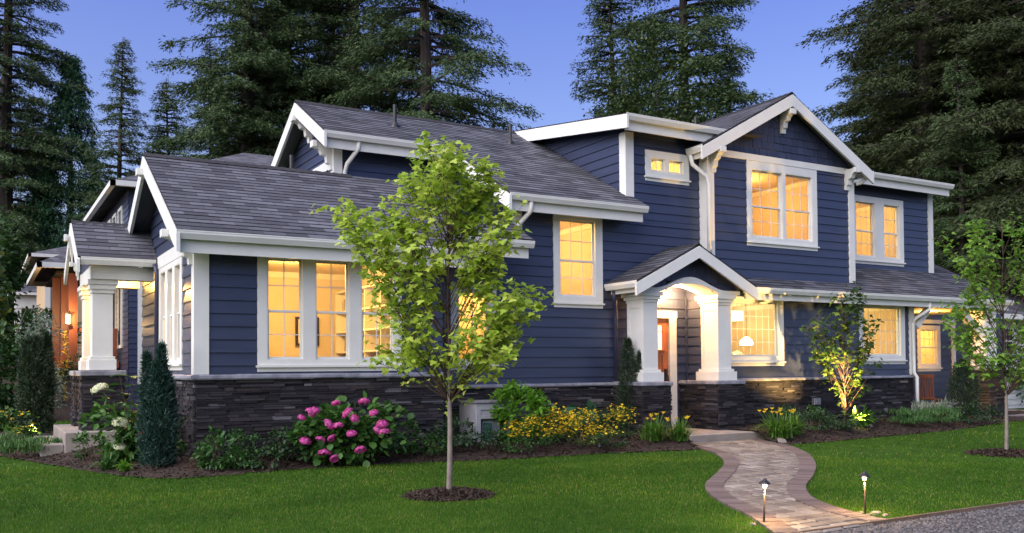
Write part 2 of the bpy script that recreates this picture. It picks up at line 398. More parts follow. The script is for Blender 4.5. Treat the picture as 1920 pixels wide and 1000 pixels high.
def gutter(T, u0, u1, n, z, parent, fascia=True, fh=.17, name='gutter'):
    """K-style gutter whose front lip is at normal n, top at z; fascia board behind it"""
    mb = MB()
    prof = [(n-.11, z-.005), (n-.11, z-.115), (n-.035, z-.115), (n-.022, z-.085), (n-.004, z-.045), (n-.004, z-.02), (n, z-.016), (n, z), (n-.012, z), (n-.016, z-.02), (n-.03, z-.10), (n-.10, z-.10), (n-.10, z-.005)]
    mb.prism_nz(T, prof, u0, u1)
    g = mb.build(name, M['white'], parent)
    if fascia:
        MB().box(T, u0+.06, u1-.06, n-.15, n-.112, z-.11-fh, z-.03).build('fascia', M['white'], parent)
    return g
def barge(T, pts, n0, n1, h, parent, name='barge_board'):
    """sloping board under the roof edge; pts = two or three (u,z) on its top edge"""
    mb = MB()
    for (u0, z0), (u1, z1) in zip(pts, pts[1:]):
        mb.prism_uz(T, [(u0, z0), (u1, z1), (u1, z1-h), (u0, z0-h)], n0, n1)
    return mb.build(name, M['white'], parent)
def bracket(T, u, z, parent, dn=.34, s=1., w=.12):
    P = [(0, 0), (dn, 0), (dn, -.05*s), (dn-.03, -.10*s), (dn*.72, -.13*s), (dn*.62, -.20*s), (dn*.40, -.22*s), (dn*.36, -.33*s), (dn*.22, -.35*s), (dn*.2, -.44*s), (0, -.44*s)]
    mb = MB(); mb.prism_nz(T, [(a, z+b) for a, b in P], u-w/2, u+w/2); mb.box(T, u-w/2-.02, u+w/2+.02, dn*.86, dn+.03, z-.09*s, z+.012)
    return mb.build('bracket', M['white'], parent)
def downspout(path, parent, mat='white', w=.075, d=.055, name='downspout'):
    return MB().tube(path, w*.55, 8).build(name, M[mat], parent, smooth=True)

def window(T, cu0, cu1, cz0, cz1, units, parent, cols=2, rows=2, cased=.03, split=None, sill=.09, depth=.10, head=True, label=None, screens=True):
    """casing with openings; units = [(u0,u1,z0,z1)] ; split = height of the meeting rail (double hung) or None"""
    mb = MB(); c = cased
    # casing pieces between units (butted): full sheet with holes as boxes
    us = sorted(units); zlo = min(u[2] for u in units); zhi = max(u[3] for u in units)
    zb = cz0+sill
    mb.box(T, cu0, cu1, 0., c, zhi, cz1)
    mb.box(T, cu0, cu1, 0., c, zb, zlo)
    edges = [cu0]+[x for u in us for x in (u[0], u[1])]+[cu1]
    for a, b in zip(edges[::2], edges[1::2]): mb.box(T, a, b, 0., c, zlo, zhi)
    wn = mb.build('window', M['white'], parent)
    if label: wn['label'] = label
    sb = MB(); sb.box(T, cu0-.02, cu1+.02, 0., c+.035, zb-.03, zb); sb.box(T, cu0, cu1, 0., c-.004, cz0, zb-.03); sb.build('sill', M['white'], wn)
    for (a, b, z0, z1) in us:
        fb = MB(); gb = MB(); pn = MB(); mw = .0065 if cols < 5 else .0048
        # jambs
        for (p, q, r, s) in ((a, a+.012, z0, z1), (b-.012, b, z0, z1), (a+.012, b-.012, z0, z0+.012), (a+.012, b-.012, z1-.012, z1)): fb.box(T, p, q, -depth, c-.003, r, s)
        sashes = [(z0+.012, z1-.012, -.03)] if split is None else [(z0+.012, split, -.012), (split-.03, z1-.012, -.04)]
        for k, (s0, s1, n) in enumerate(sashes):
            t = .028; ia, ib = a+.012, b-.012
            for (p, q, r, s) in ((ia, ia+t, s0, s1), (ib-t, ib, s0, s1), (ia+t, ib-t, s0, s0+t+.008), (ia+t, ib-t, s1-t, s1)): fb.box(T, p, q, n-.028, n, r, s)
            ga, gb_, g0, g1 = ia+t, ib-t, s0+t+.008, s1-t
            pn.quad(T(ga, n-.016, g0), T(gb_, n-.016, g0), T(gb_, n-.016, g1), T(ga, n-.016, g1))
            for i in range(1, cols):
                x = ga+(gb_-ga)*i/cols; gb.box(T, x-mw, x+mw, n-.013, n-.003, g0, g1)
            for i in range(1, rows):
                x = g0+(g1-g0)*i/rows; gb.box(T, ga, gb_, n-.0125, n-.0035, x-mw, x+mw)
        fb.build('sash', M['white'], wn); gb.build('grille', M['white'], wn); pn.build('pane', M['glass'], wn)
    return wn
def room(x0, x1, y0, y1, z0, z1, holes_front, parent, watt, color=(1, .64, .20), holes_left=(), lampz=None, wallmat='cream', lampxy=None, size=.12):
    mb = MB()
    sheet(mb, front(y0), [(x0, z0), (x1, z0), (x1, z1), (x0, z1)], list(holes_front), n=0)
    sheet(mb, left(x0), [(y0, z0), (y1, z0), (y1, z1), (y0, z1)], list(holes_left), n=0)
    mb.quad((x1, y0, z0), (x1, y1, z0), (x1, y1, z1), (x1, y0, z1)); mb.quad((x0, y1, z0), (x1, y1, z0), (x1, y1, z1), (x0, y1, z1)); mb.quad((x0, y0, z1), (x1, y0, z1), (x1, y1, z1), (x0, y1, z1))
    rm = mb.build('room', M[wallmat], parent)
    MB().box(world, x0, x1, y0, y1, z0-.02, z0+.002).build('floorboards', M['floor_in'], rm)
    t = MB(); t.box(world, x0, x1, y1-.03, y1-.001, z1-.10, z1); t.box(world, x1-.03, x1-.001, y0+.05, y1-.031, z1-.10, z1); t.box(world, x0, x1, y1-.02, y1-.001, z0, z0+.14); t.build('moulding', M['cream_w'], rm)
    l = bpy.data.lights.new('room_lamp', 'POINT'); l.energy = watt*.62; l.color = color; l.shadow_soft_size = size
    lo = bpy.data.objects.new('room_lamp', l); link(lo, parent)
    lo.location = (*(lampxy or ((x0+x1)/2, (y0+y1)/2)), lampz or z1-.3)
    return rm
# ---------------------------------------------------------------- the house
SL = .55; SC = math.hypot(1, SL)
UP = (0, 1/SC, SL/SC)                                   # up-slope of roofs that face the street
H = thing('craftsman_house', 'large navy blue craftsman house with white trim, dark ledge stone base and lit windows', 'house', (2.49, 12.6, G))
HX = {}
def own(*obs):
    """parent finished top parts to the house keeping their world place"""
    for o in obs: o.parent = H; o.matrix_parent_inverse = Matrix.Translation(-Vector(H.location))
class _P:  # parts are built at world coordinates below a helper, then handed over
    pass
_before = set(bpy.data.objects)

# --- street wing (one storey, gable to the west)
A = front(12.6); AL = left(2.49)
hA = [(3.43, 3.95, 1.33, 2.765), (4.12, 4.64, 1.33, 2.765), (4.81, 5.33, 1.33, 2.765)]
wall('front_wall', A, [(2.49, 1.1), (6.14, 1.1), (6.14, 2.86), (2.49, 2.86)], hA, 1.14, 2.86, None, phase=.06)
window(A, 3.30, 5.45, 1.17, 2.86, hA, None, split=2.03)
ledge_stone('stone_base', A, 2.49, 6.14, G-.1, 1.075, None, 1)
stone_cap('stone_cap', A, 2.43, 6.17, 1.07, 1.14, .075, None)
ledge_stone('stone_base', AL, 12.6, 16.9, G-.1, 1.075, None, 2)
stone_cap('stone_cap', AL, 12.53, 16.9, 1.07, 1.14, .075, None)
hL = [(13.60, 14.02, 1.33, 2.74), (14.20, 14.62, 1.33, 2.74), (14.80, 15.22, 1.33, 2.74)]
gab = [(12.6, 1.1), (17.2, 1.1), (17.2, 3.25), (14.93, 4.43), (12.6, 3.15)]
wall('gable_wall', AL, gab, hL, 1.14, 4.43, None, phase=.06)
window(AL, 13.46, 15.36, 1.20, 2.82, hL, None, split=2.05, rows=1)
MB().box(AL, 12.5, 15.45, 0, .036, 2.823, 3.02).build('frieze_board', M['white'], None)
MB().box(A, 2.453, 2.65, 0, .036, 1.14, 2.90).box(AL, 12.6, 12.74, 0, .036, 1.14, 2.822).build('corner_board', M['white'], None)
wall('side_wall', right(6.14), [(12.6, .9), (13.5, .9), (13.5, 3.1), (12.6, 2.86)], [], .9, 3.1, None)
ledge_stone('stone_base', right(6.14), 12.6, 13.5, G-.1, 1.075, None, 3)
roof('roof_slope', (2.17, 12.12, 3.0), (1, 0, 0), UP, 4.40, 2.81*SC, None)
roof('roof_slope', (6.571, 12.66, 3.0+.54*SL), (1, 0, 0), UP, 1.27, 2.27*SC, None)
roof('roof_slope', (2.17, 16.75, 3.0+(17.74-16.75)*SL), (1, 0, 0), (0, -1/SC, SL/SC), 5.6, 1.82*SC, None)
ridge_cap((2.17, 14.93, 4.55), (5.5, 14.93, 4.55), None)
gutter(front(12.12), 2.15, 6.60, .02, 3.0, None)
gutter(front(12.66), 6.60, 7.86, .02, 3.28, None)
barge(left(2.17), [(12.10, 2.955), (14.93, 4.51), (16.75, 3.51)], -.025, .022, .24, None)
barge(right(6.571), [(12.10, 2.955), (12.9, 3.395)], -.02, .02, .2, None)
MB().add([(2.2, 12.25, 2.86), (6.55, 12.25, 2.86), (6.55, 12.6, 2.90), (2.2, 12.6, 2.90)], [(0, 1, 2, 3)]).add([(6.55, 12.8, 3.15), (7.8, 12.8, 3.15), (7.8, 13.5, 3.17), (6.55, 13.5, 3.17)], [(0, 1, 2, 3)]).build('eave_soffit', M['white'], None)
mb = MB()
for s, y0, y1 in ((1, 12.15, 14.93), (-1, 16.7, 14.93)):
    z0 = 2.93 if s > 0 else 3.48
    mb.quad((2.19, y0, z0), (2.49, y0, z0), (2.49, y1, 4.46), (2.19, y1, 4.46))
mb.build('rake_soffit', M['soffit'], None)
bracket(AL, 14.93, 4.30, None, .40); bracket(AL, 12.72, 3.06, None, .40)
room(2.62, 6.0, 12.72, 16.4, .75, 2.98, hA, None, 120, holes_left=hL, lampz=2.75, lampxy=(4.4, 14.3))

# --- entry porch on the west gable
PE = (1.30, 15.5, 2.98)
roof('porch_roof_slope', PE, (1, 0, 0), (0, 1/math.hypot(1, .6), .6/math.hypot(1, .6)), 1.17, 1.2*math.hypot(1, .6), None)
roof('porch_roof_slope', (1.30, 17.9, 2.98), (1, 0, 0), (0, -1/math.hypot(1, .6), .6/math.hypot(1, .6)), 1.17, 1.2*math.hypot(1, .6), None)
ridge_cap((1.30, 16.7, 3.69), (2.4, 16.7, 3.69), None)
gutter(front(15.5), 1.34, 2.44, .02, 2.98, None, fascia=False)
barge(left(1.30), [(15.46, 2.93), (16.7, 3.66), (17.94, 2.93)], -.025, .022, .2, None)
mb = MB(); mb.box(front(15.72), 1.50, 2.44, -.26, 0, 2.66, 2.87); mb.box(front(17.24), 1.50, 2.44, -.26, 0, 2.66, 2.87); mb.box(left(1.505), 15.98, 17.24, -.25, 0, 2.665, 2.865); mb.build('porch_beam', M['white'], None)
MB().box(world, 1.78, 2.46, 15.98, 17.24, 2.868, 2.88).build('porch_ceiling', M['cream'], None)
MB().prism_uz(left(1.5), [(15.72, 2.87), (17.5, 2.87), (16.62, 3.5)], -.05, 0).build('porch_gable', M['navy_shake'], None)
bracket(left(1.32), 16.7, 3.45, None, .10); bracket(left(1.32), 15.6, 2.88, None, .10, .6)
for y in (15.85, 17.2):
    mb = MB(); cx, cy = 1.69, y+.155
    def ring(h0, h1, r): mb.box(world, cx-r, cx+r, cy-r, cy+r, h0, h1)
    ring(1.21, 1.38, .205); ring(1.38, 1.43, .185); ring(1.43, 2.44, .155); ring(2.44, 2.50, .175); ring(2.50, 2.58, .20); ring(2.58, 2.66, .225)
    mb.build('porch_column', M['white'], None, bevel=.006)
    x0, x1, y0, y1 = cx-.29, cx+.29, cy-.29, cy+.29
    ps = ledge_stone('porch_pier', front(y0), x0, x1, .25, 1.12, None, 5)
    for nm, T, a, b in (('w', left(x0), y0, y1), ('e', right(x1), y0, y1), ('n', lambda u, n, z: (u, y1+n, z), x0, x1)):
        ledge_stone('stone_face', T, a, b, .25, 1.12, ps, 6)
    MB().box(world, x0-.05, x1+.05, y0-.05, y1+.05, 1.12, 1.205).build('pier_cap', M['cap'], ps, bevel=.012)
MB().box(world, 1.12, 2.44, 15.4, 17.9, G-.1, .26).build('porch_slab', M['concrete'], None, bevel=.01)
MB().box(world, .80, 1.118, 15.5, 17.8, G-.1, .08).build('porch_step', M['concrete'], None, bevel=.01)
downspout([(2.42, 15.46, 2.9), (2.44, 15.40, 2.75), (2.44, 15.42, 2.6), (2.44, 15.42, .2)], None, 'navy_trim')
l = bpy.data.lights.new('porch_lamp', 'POINT'); l.energy = 34; l.color = (1, .52, .13); l.shadow_soft_size = .06
lo = link(bpy.data.objects.new('porch_lamp', l)); lo.location = (2.1, 16.75, 2.74)

# --- main block : west gable, long catslide roof to the street
B = front(15.75); BL = left(5.53)
wall('front_wall', B, [(5.53, 4.0), (7.95, 4.0), (7.95, 5.32), (5.53, 5.32)], [], 4.0, 5.32, None, phase=.05)
gb = [(15.75, 4.2), (18.9, 4.2), (18.9, 5.2), (17.05, 6.24), (15.75, 5.50)]
wall('gable_wall', BL, [(15.75, 4.2), (18.9, 4.2), (18.9, 4.93), (15.75, 4.93)], [], 4.2, 4.93, None)
wall('gable_wall', BL, [(15.75, 4.93), (18.9, 4.93), (18.9, 5.2), (17.05, 6.24), (15.75, 5.50)], [], 4.93, 6.24, None)
MB().box(BL, 15.9, 18.9, 0, .036, 4.86, 5.03).build('frieze_board', M['white'], None)
MB().box(B, 5.494, 5.66, 0, .036, 4.3, 5.3).box(BL, 15.75, 15.88, 0, .036, 4.3, 5.3).build('corner_board', M['white'], None)
MB().box(BL, 16.25, 17.85, 0, .03, 4.3, 4.855).build('gable_panel_trim', M['white'], None)
roof('roof_slope', (5.20, 15.31, 5.40), (1, 0, 0), UP, 2.40, 1.74*SC, None)
roof('roof_slope', (7.601, 13.0, 5.40-2.31*SL), (1, 0, 0), UP, 2.93, 4.05*SC, None)
roof('roof_slope', (5.20, 19.1, 5.23), (1, 0, 0), (0, -1/SC, SL/SC), 6.2, 2.05*SC, None)
ridge_cap((5.20, 17.05, 6.36), (10.2, 17.05, 6.36), None)
gutter(front(15.31), 5.18, 7.60, .02, 5.40, None)
ZL = 5.40-2.31*SL
gutter(front(13.0), 7.60, 10.53, .02, ZL, None)
barge(left(5.20), [(15.29, 5.355), (17.05, 6.32), (19.1, 5.19)], -.025, .022, .25, None)
barge(left(7.60), [(12.98, ZL-.045), (15.35, 5.38)], -.025, .022, .25, None)
bracket(BL, 17.05, 6.06, None, .38, 1.1); bracket(BL, 15.83, 5.30, None, .38, 1.1)
mb = MB(); mb.quad((5.22, 15.33, 5.34), (5.53, 15.33, 5.34), (5.53, 17.05, 6.29), (5.22, 17.05, 6.29)); mb.quad((5.22, 19, 5.2), (5.53, 19, 5.2), (5.53, 17.05, 6.29), (5.22, 17.05, 6.29))
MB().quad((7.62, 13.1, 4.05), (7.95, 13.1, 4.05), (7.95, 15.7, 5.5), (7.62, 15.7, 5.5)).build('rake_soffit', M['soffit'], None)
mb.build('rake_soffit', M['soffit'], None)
MB().quad((5.53, 15.46, 5.2), (7.6, 15.46, 5.2), (7.6, 15.75, 5.25), (5.53, 15.75, 5.25)).quad((7.66, 13.14, 3.93), (10.45, 13.14, 3.93), (10.45, 13.5, 3.97), (7.66, 13.5, 3.97)).build('eave_soffit', M['white'], None)
wall('gable_wall', left(7.95), [(13.5, 3.2), (15.75, 3.2), (15.75, 5.50), (13.5, 4.28)], [], 3.2, 5.5, None)

# --- street wall of the main block with the shed dormer
F = front(13.5)
hT = [(8.89, 9.68, 2.46, 3.86)]; hH = [(6.86, 7.46, 1.30, 2.50)]; hS = [(10.98, 11.34, 4.92, 5.19), (11.42, 11.79, 4.92, 5.19)]
hD = [(10.53, 12.02, -.2, 2.78)]
wall('front_wall', F, [(6.14, .8), (12.24, .8), (12.24, 3.98), (6.14, 3.98)], hT+hH+hD, .92, 3.98, None, phase=.07)
wall('dormer_wall', F, [(10.41, 3.981), (12.24, 3.981), (12.24, 5.66), (10.41, 5.66)], hS, 3.981, 5.66, None, phase=.026)
MB().quad((7.95, 13.49, 3.98), (10.41, 13.49, 3.98), (10.41, 13.49, 4.3), (7.95, 13.49, 4.3)).build('wall_sheathing', M['navy'], None)
window(F, 8.76, 9.83, 2.27, 3.98, hT, None, cols=3, rows=2, split=3.13)
window(F, 6.72, 7.59, 1.17, 2.62, hH, None, cols=2, rows=3)
window(F, 10.85, 11.93, 4.73, 5.32, hS, None, cols=2, rows=1)
ledge_stone('stone_base', F, 6.14, 10.53, G-.1, .865, None, 7, holes=[(10.52, 10.6, -1, .1)])
stone_cap('stone_cap', F, 6.15, 10.10, .86, .92, .075, None)
MB().box(F, 7.914, 8.11, 0, .036, 3.30, 3.95).build('corner_board', M['white'], None)
MB().box(F, 10.374, 10.565, 0, .036, 4.36, 5.6).box(left(10.41), 13.5, 13.66, 0, .036, 4.36, 5.6).build('corner_board', M['white'], None)
wall('dormer_wall', left(10.41), [(13.5, 4.2), (13.6, 4.3), (16.72, 6.1), (16.72, 6.25), (13.5, 5.80)], [], 4.2, 6.25, None, phase=.02)
DS = .146; DC = math.hypot(1, DS)
roof('dormer_roof', (10.10, 13.05, 5.81), (1, 0, 0), (0, 1/DC, DS/DC), 3.4, 4.3*DC, None)
gutter(front(13.05), 10.08, 12.62, .02, 5.81, None)
barge(left(10.10), [(13.03, 5.785), (17.05, 6.372)], -.025, .022, .25, None)
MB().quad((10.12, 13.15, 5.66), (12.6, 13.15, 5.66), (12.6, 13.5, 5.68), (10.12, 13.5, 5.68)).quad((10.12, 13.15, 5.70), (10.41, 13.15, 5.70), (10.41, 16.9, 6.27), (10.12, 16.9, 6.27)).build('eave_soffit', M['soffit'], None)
room(8.3, 10.25, 13.62, 16.0, 2.0, 4.0, hT, None, 55, color=(1, .62, .18), lampxy=(8.7, 14.9), lampz=3.8)
room(6.25, 7.9, 13.62, 16.4, .8, 2.8, hH, None, 45, color=(1, .62, .18))
room(10.6, 12.1, 13.62, 15.2, 4.35, 5.5, hS, None, 30)

# --- front gable block (upper floor)
Dw = front(13.3)
hG = [(13.40, 14.28, 3.80, 5.18), (14.36, 15.16, 3.80, 5.18)]
wall('front_wall', Dw, [(12.24, 2.9), (16.42, 2.9), (16.42, 5.48), (12.24, 5.48)], hG, 2.9, 5.48, None, phase=.11)
window(Dw, 13.27, 15.30, 3.62, 5.345, hG, None, cols=3, rows=2, split=4.45)
MB().box(Dw, 12.42, 16.26, 0, .04, 5.347, 5.475).build('frieze_board', M['white'], None)
shakes('gable_shakes', Dw, [(12.24, 5.476), (16.42, 5.476), (16.42, 5.50), (14.30, 6.62), (12.24, 5.52)], None)
MB().box(Dw, 12.20, 12.38, 0, .042, 2.9, 5.40).box(left(12.24), 13.3, 13.5, -.002, .04, 3.0, 5.40).build('corner_board', M['white'], None)
MB().box(Dw, 16.29, 16.46, 0, .042, 2.99, 5.40).build('corner_board', M['white'], None)
wall('side_wall', right(16.42), [(13.3, 2.9), (14.3, 2.9), (14.3, 5.5), (13.3, 5.5)], [], 2.9, 5.5, None)
RS = 2.45*SC
roof('roof_slope', (11.85, 13.0, 5.43), (0, 1, 0), (1/SC, 0, SL/SC), 4.6, RS, None)
roof('roof_slope', (16.75, 13.0, 5.43), (0, 1, 0), (-1/SC, 0, SL/SC), 4.6, RS, None)
ridge_cap((14.3, 13.0, 6.78), (14.3, 17.5, 6.78), None)
barge(front(13.0), [(11.83, 5.385), (14.3, 6.745), (16.77, 5.385)], -.025, .022, .24, None)
gutter(left(11.85), 12.99, 13.46, .02, 5.43, None, fh=.10)
gutter(right(16.75), 12.99, 13.8, .02, 5.43, None, fascia=False)
mb = MB()
for s in (-1, 1): mb.quad((14.3+s*2.42, 13.02, 5.37), (14.3+s*2.42, 13.3, 5.37), (14.3, 13.3, 6.70), (14.3, 13.02, 6.70)); mb.quad((14.3+s*2.42, 13.3, 5.38), (14.3+s*2.42, 14.3, 5.38), (14.3+s*2.0, 14.3, 5.6), (14.3+s*2.0, 13.3, 5.6))
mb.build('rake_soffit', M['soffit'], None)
for u, z in ((14.3, 6.44), (12.36, 5.44), (16.24, 5.44)): bracket(Dw, u, z, None, .30, 1.0)
room(13.05, 16.2, 13.42, 16.2, 3.3, 5.4, hG, None, 62, color=(1, .58, .15), lampz=5.1, lampxy=(14.6, 15.0))

# --- upper east block
Ew = front(14.3)
hE = [(17.76, 18.46, 3.76, 5.08), (18.77, 19.36, 3.76, 5.08)]
wall('front_wall', Ew, [(16.42, 3.3), (20.6, 3.3), (20.6, 5.52), (16.42, 5.52)], hE, 3.3, 5.52, None, phase=.02)
window(Ew, 17.60, 19.50, 3.60, 5.215, hE, None, cols=3, rows=2, split=4.40)
MB().box(Ew, 20.46, 20.64, 0, .04, 3.42, 5.5).build('corner_board', M['white'], None)
wall('side_wall', right(20.6), [(14.3, 3.0), (17, 3.0), (17, 5.5), (14.3, 5.5)], [], 3.0, 5.5, None)
roof('roof_slope', (16.3, 13.85, 5.67), (1, 0, 0), (0, 1/DC, DS/DC), 4.58, 3.5, None)
gutter(front(13.85), 16.55, 20.9, .02, 5.68, None)
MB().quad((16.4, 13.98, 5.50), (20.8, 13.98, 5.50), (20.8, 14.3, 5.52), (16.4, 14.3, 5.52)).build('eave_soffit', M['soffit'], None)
room(17.2, 20.3, 14.42, 17.0, 3.4, 5.4, hE, None, 55, color=(1, .66, .18), lampz=5.1)

# --- lower east wall under the skirt roof
Lw = front(13.3)
hL1 = [(12.80, 14.10, 1.38, 2.50)]; hL2 = [(16.72, 17.98, 1.40, 2.50)]
wall('front_wall', Lw, [(12.02, .9), (18.40, .9), (18.40, 2.60), (12.02, 2.60)], hL1+hL2, .96, 2.60, None, phase=.03)
window(Lw, 12.64, 14.25, 1.20, 2.60, hL1, None, cols=7, rows=4)
window(Lw, 16.58, 18.12, 1.22, 2.60, hL2, None, cols=6, rows=4)
MB().box(Lw, 18.27, 18.44, 0, .04, .98, 2.6).build('corner_board', M['white'], None)
ledge_stone('stone_base', Lw, 12.02, 18.40, G-.15, .905, None, 9)
stone_cap('stone_cap', Lw, 12.45, 18.46, .90, .96, .075, None)
SK = .53; SKC = math.hypot(1, SK)
roof('skirt_roof', (12.72, 12.85, 2.74), (1, 0, 0), (0, 1/SKC, SK/SKC), 8.9, 1.5*SKC, None)
roof('skirt_roof', (20.605, 14.352, 2.74+1.502*SK), (1, 0, 0), (0, 1/SKC, SK/SKC), 1.015, .55*SKC, None)
gutter(front(12.85), 12.80, 21.65, .02, 2.74, None, fh=.125)
MB().box(front(12.99), 12.6, 18.41, -.30, 0, 2.545, 2.56).build('eave_soffit', M['white'], None)
wall('side_wall', right(18.40), [(13.3, -.2), (14.9, -.2), (14.9, 2.6), (13.3, 2.6)], [], -.2, 2.6, None)
room(12.3, 15.3, 13.42, 16.6, .6, 2.58, hL1, None, 44, color=(1, .74, .25), lampz=2.3, lampxy=(13.0, 14.8))
room(15.6, 18.3, 13.42, 16.2, .6, 2.58, hL2, None, 46, color=(1, .74, .25), lampz=2.3, lampxy=(16.6, 14.7))

# --- portico
ap, zp, PS = 11.30, 3.43, .5; PC = math.hypot(1, PS)
roof('portico_roof_slope', (9.86, 12.52, zp-1.44*PS), (0, 1, 0), (1/PC, 0, PS/PC), .98, 1.44*PC, None)
roof('portico_roof_slope', (12.74, 12.52, zp-1.44*PS), (0, 1, 0), (-1/PC, 0, PS/PC), 1.5, 1.44*PC, None)
ridge_cap((ap, 12.52, zp), (ap, 13.5, zp), None)
PF = front(12.52)
barge(PF, [(9.84, zp-1.46*PS-.04), (ap, zp-.035), (12.76, zp-1.46*PS-.04)], -.025, .022, .215, None)
gutter(left(9.86), 12.51, 13.45, .02, zp-1.44*PS, None, fh=.08)
for q in ([(10.1, 2.60), (10.75, 2.60), (10.75, 3.03), (10.1, 2.72)], [(10.751, 2.76), (11.849, 2.76), (11.849, 3.02), (ap, 3.30), (10.751, 3.03)], [(11.85, 2.60), (12.55, 2.60), (12.55, 2.70), (11.85, 3.02)]): shakes('portico_gable', front(12.80), q, None)
for cx in (10.37, 12.15):
    cy = 13.02; mb = MB()
    def ring(h0, h1, r, q): mb.box(world, cx-r, cx+r, cy-q, cy+q, h0, h1)
    ring(.935, 1.10, .235, .31); ring(1.10, 1.15, .195, .275); ring(1.15, 2.36, .15, .235); ring(2.36, 2.41, .172, .255); ring(2.41, 2.47, .20, .28); ring(2.47, 2.55, .235, .31)
    for T, a, b in ((left(cx-.15), cy-.235, cy+.235), (right(cx+.15), cy-.235, cy+.235)):
        for p, q, r, s in ((a, a+.07, 1.15, 2.36), (b-.07, b, 1.15, 2.36), (a+.07, b-.07, 2.26, 2.36), (a+.07, b-.07, 1.15, 1.25)): mb.box(T, p, q, 0, .012, r, s)
    mb.build('portico_column', M['white'], None)
    x0, x1, y0, y1 = cx-.32, cx+.32, 12.64, 13.48
    if cx > 11: x1 = 12.46
    ps = ledge_stone('portico_pier', front(y0), x0, x1, G-.1, .86, None, 11)
    ledge_stone('stone_face', left(x0), y0, y1+(.2 if cx > 11 else 0), G-.1, .86, ps, 12); ledge_stone('stone_face', right(x1), y0, y1, G-.1, .86, ps, 13)
    MB().box(world, x0-.04, x1+.04, y0-.045, y1-.01, .86, .932).build('pier_cap', M['cap'], ps, bevel=.012)
mb = MB(); k = 28; Y0, Y1 = 12.72, 13.28
fi = lambda d: 2.552 if abs(d) > .715 else 2.552+.17*(1-(d/.715)**2)
fo = lambda d: 2.622+(0 if abs(d) > .86 else .225*(math.cos(d/.86*math.pi)+1)/2)
xs_ = [10.04, 10.3]+[11.275+.86*(-1+2*i/k) for i in range(k+1)]+[12.3, 12.50]
for xa, xb in zip(xs_, xs_[1:]):
    q = [(xa, fi(xa-11.275)), (xb, fi(xb-11.275)), (xb, fo(xb-11.275)), (xa, fo(xa-11.275))]
    mb.add([(x, Y0, z) for x, z in q]+[(x, Y1, z) for x, z in q], [(0, 1, 2, 3), (4, 5, 6, 7), (0, 1, 5, 4), (3, 2, 6, 7)])
mb.build('arched_beam', M['white'], None)
MB().box(world, 10.45, 12.02, 13.285, 13.70, 2.74, 2.77).build('portico_ceiling', M['wood_red'], None)
wall('door_wall', front(13.70), [(10.45, -.1), (12.02, -.1), (12.02, 2.76), (10.45, 2.76)], [(10.65, 11.55, .02, 2.14)], .02, 2.76, None)
wall('return_wall', left(12.02), [(13.28, .93), (13.70, .93), (13.70, 2.76), (13.28, 2.76)], [], .93, 2.76, None, phase=.03)
MB().box(front(13.70), 11.965, 12.0, .022, .05, .93, 2.56).build('corner_board', M['navy'], None)
ledge_stone('stone_base', front(13.70), 11.80, 12.02, 0, .86, None, 14)
stone_cap('stone_cap', left(11.83), 13.48, 13.70, .86, .93, .05, None)
mb = MB(); DT = lambda u, n, z: (u-.07, 13.70-n, z)
for p, q, r, s in ((10.60, 10.72, .02, 2.14), (11.62, 11.79, .02, 2.14), (10.58, 11.81, 2.14, 2.28)): mb.box(DT, p, q, -.06, .045, r, s)
mb.build('door_frame', M['white'], None)
mb = MB()
for p, q, r, s, n in ((10.72, 10.86, .03, 2.13, 0), (11.48, 11.615, .03, 2.13, 0), (10.86, 11.48, .03, .26, 0), (10.86, 11.48, 1.42, 1.52, 0), (10.86, 11.48, 2.0, 2.13, 0), (10.86, 11.48, .26, 1.42, -.018), (11.14, 11.20, .26, 1.42, -.005)): mb.box(DT, p, q, -.055, n-.01, r, s)
mb.box(DT, 10.80, 11.54, -.01, .035, 1.50, 1.53)
dr = mb.build('front_door', M['door_wood'], None); dr['label'] = 'orange brown panelled wooden door with small glazed top'
gp = MB().box(DT, 10.86, 11.48, -.04, -.03, 1.52, 2.0).build('door_glass', M['door_glow'], dr)  # emissive glazing stands in for a lit hall behind the door
mb = MB()
for k in range(1, 6): mb.box(DT, 10.86+k*.1033-.005, 10.86+k*.1033+.005, -.03, -.022, 1.52, 2.0)
mb.box(DT, 10.86, 11.48, -.03, -.0225, 1.88, 1.89).build('leading', M['black'], dr)
mb = MB(); mb.box(DT, 11.515, 11.575, -.01, .012, .82, 1.16); mb.tube([(11.475, 13.685, .87), (11.475, 13.63, .89), (11.475, 13.63, 1.03), (11.475, 13.685, 1.05)], .012); mb.lathe((11.475, 13.68, 1.12), [(.0, -.03), (.025, -.02), (.028, 0), (.025, .02), (0, .03)], 10)
mb.build('door_handle', M['black'], dr)
MB().box(world, 10.55, 12.45, 11.95, 13.70, G-.1, .015).build('entry_slab', M['concrete'], None, bevel=.012)
l = bpy.data.lights.new('portico_lamp', 'POINT'); l.energy = 52; l.color = (1, .53, .21); l.shadow_soft_size = .06
lo = link(bpy.data.objects.new('portico_lamp', l)); lo.location = (11.56, 13.42, 2.62)

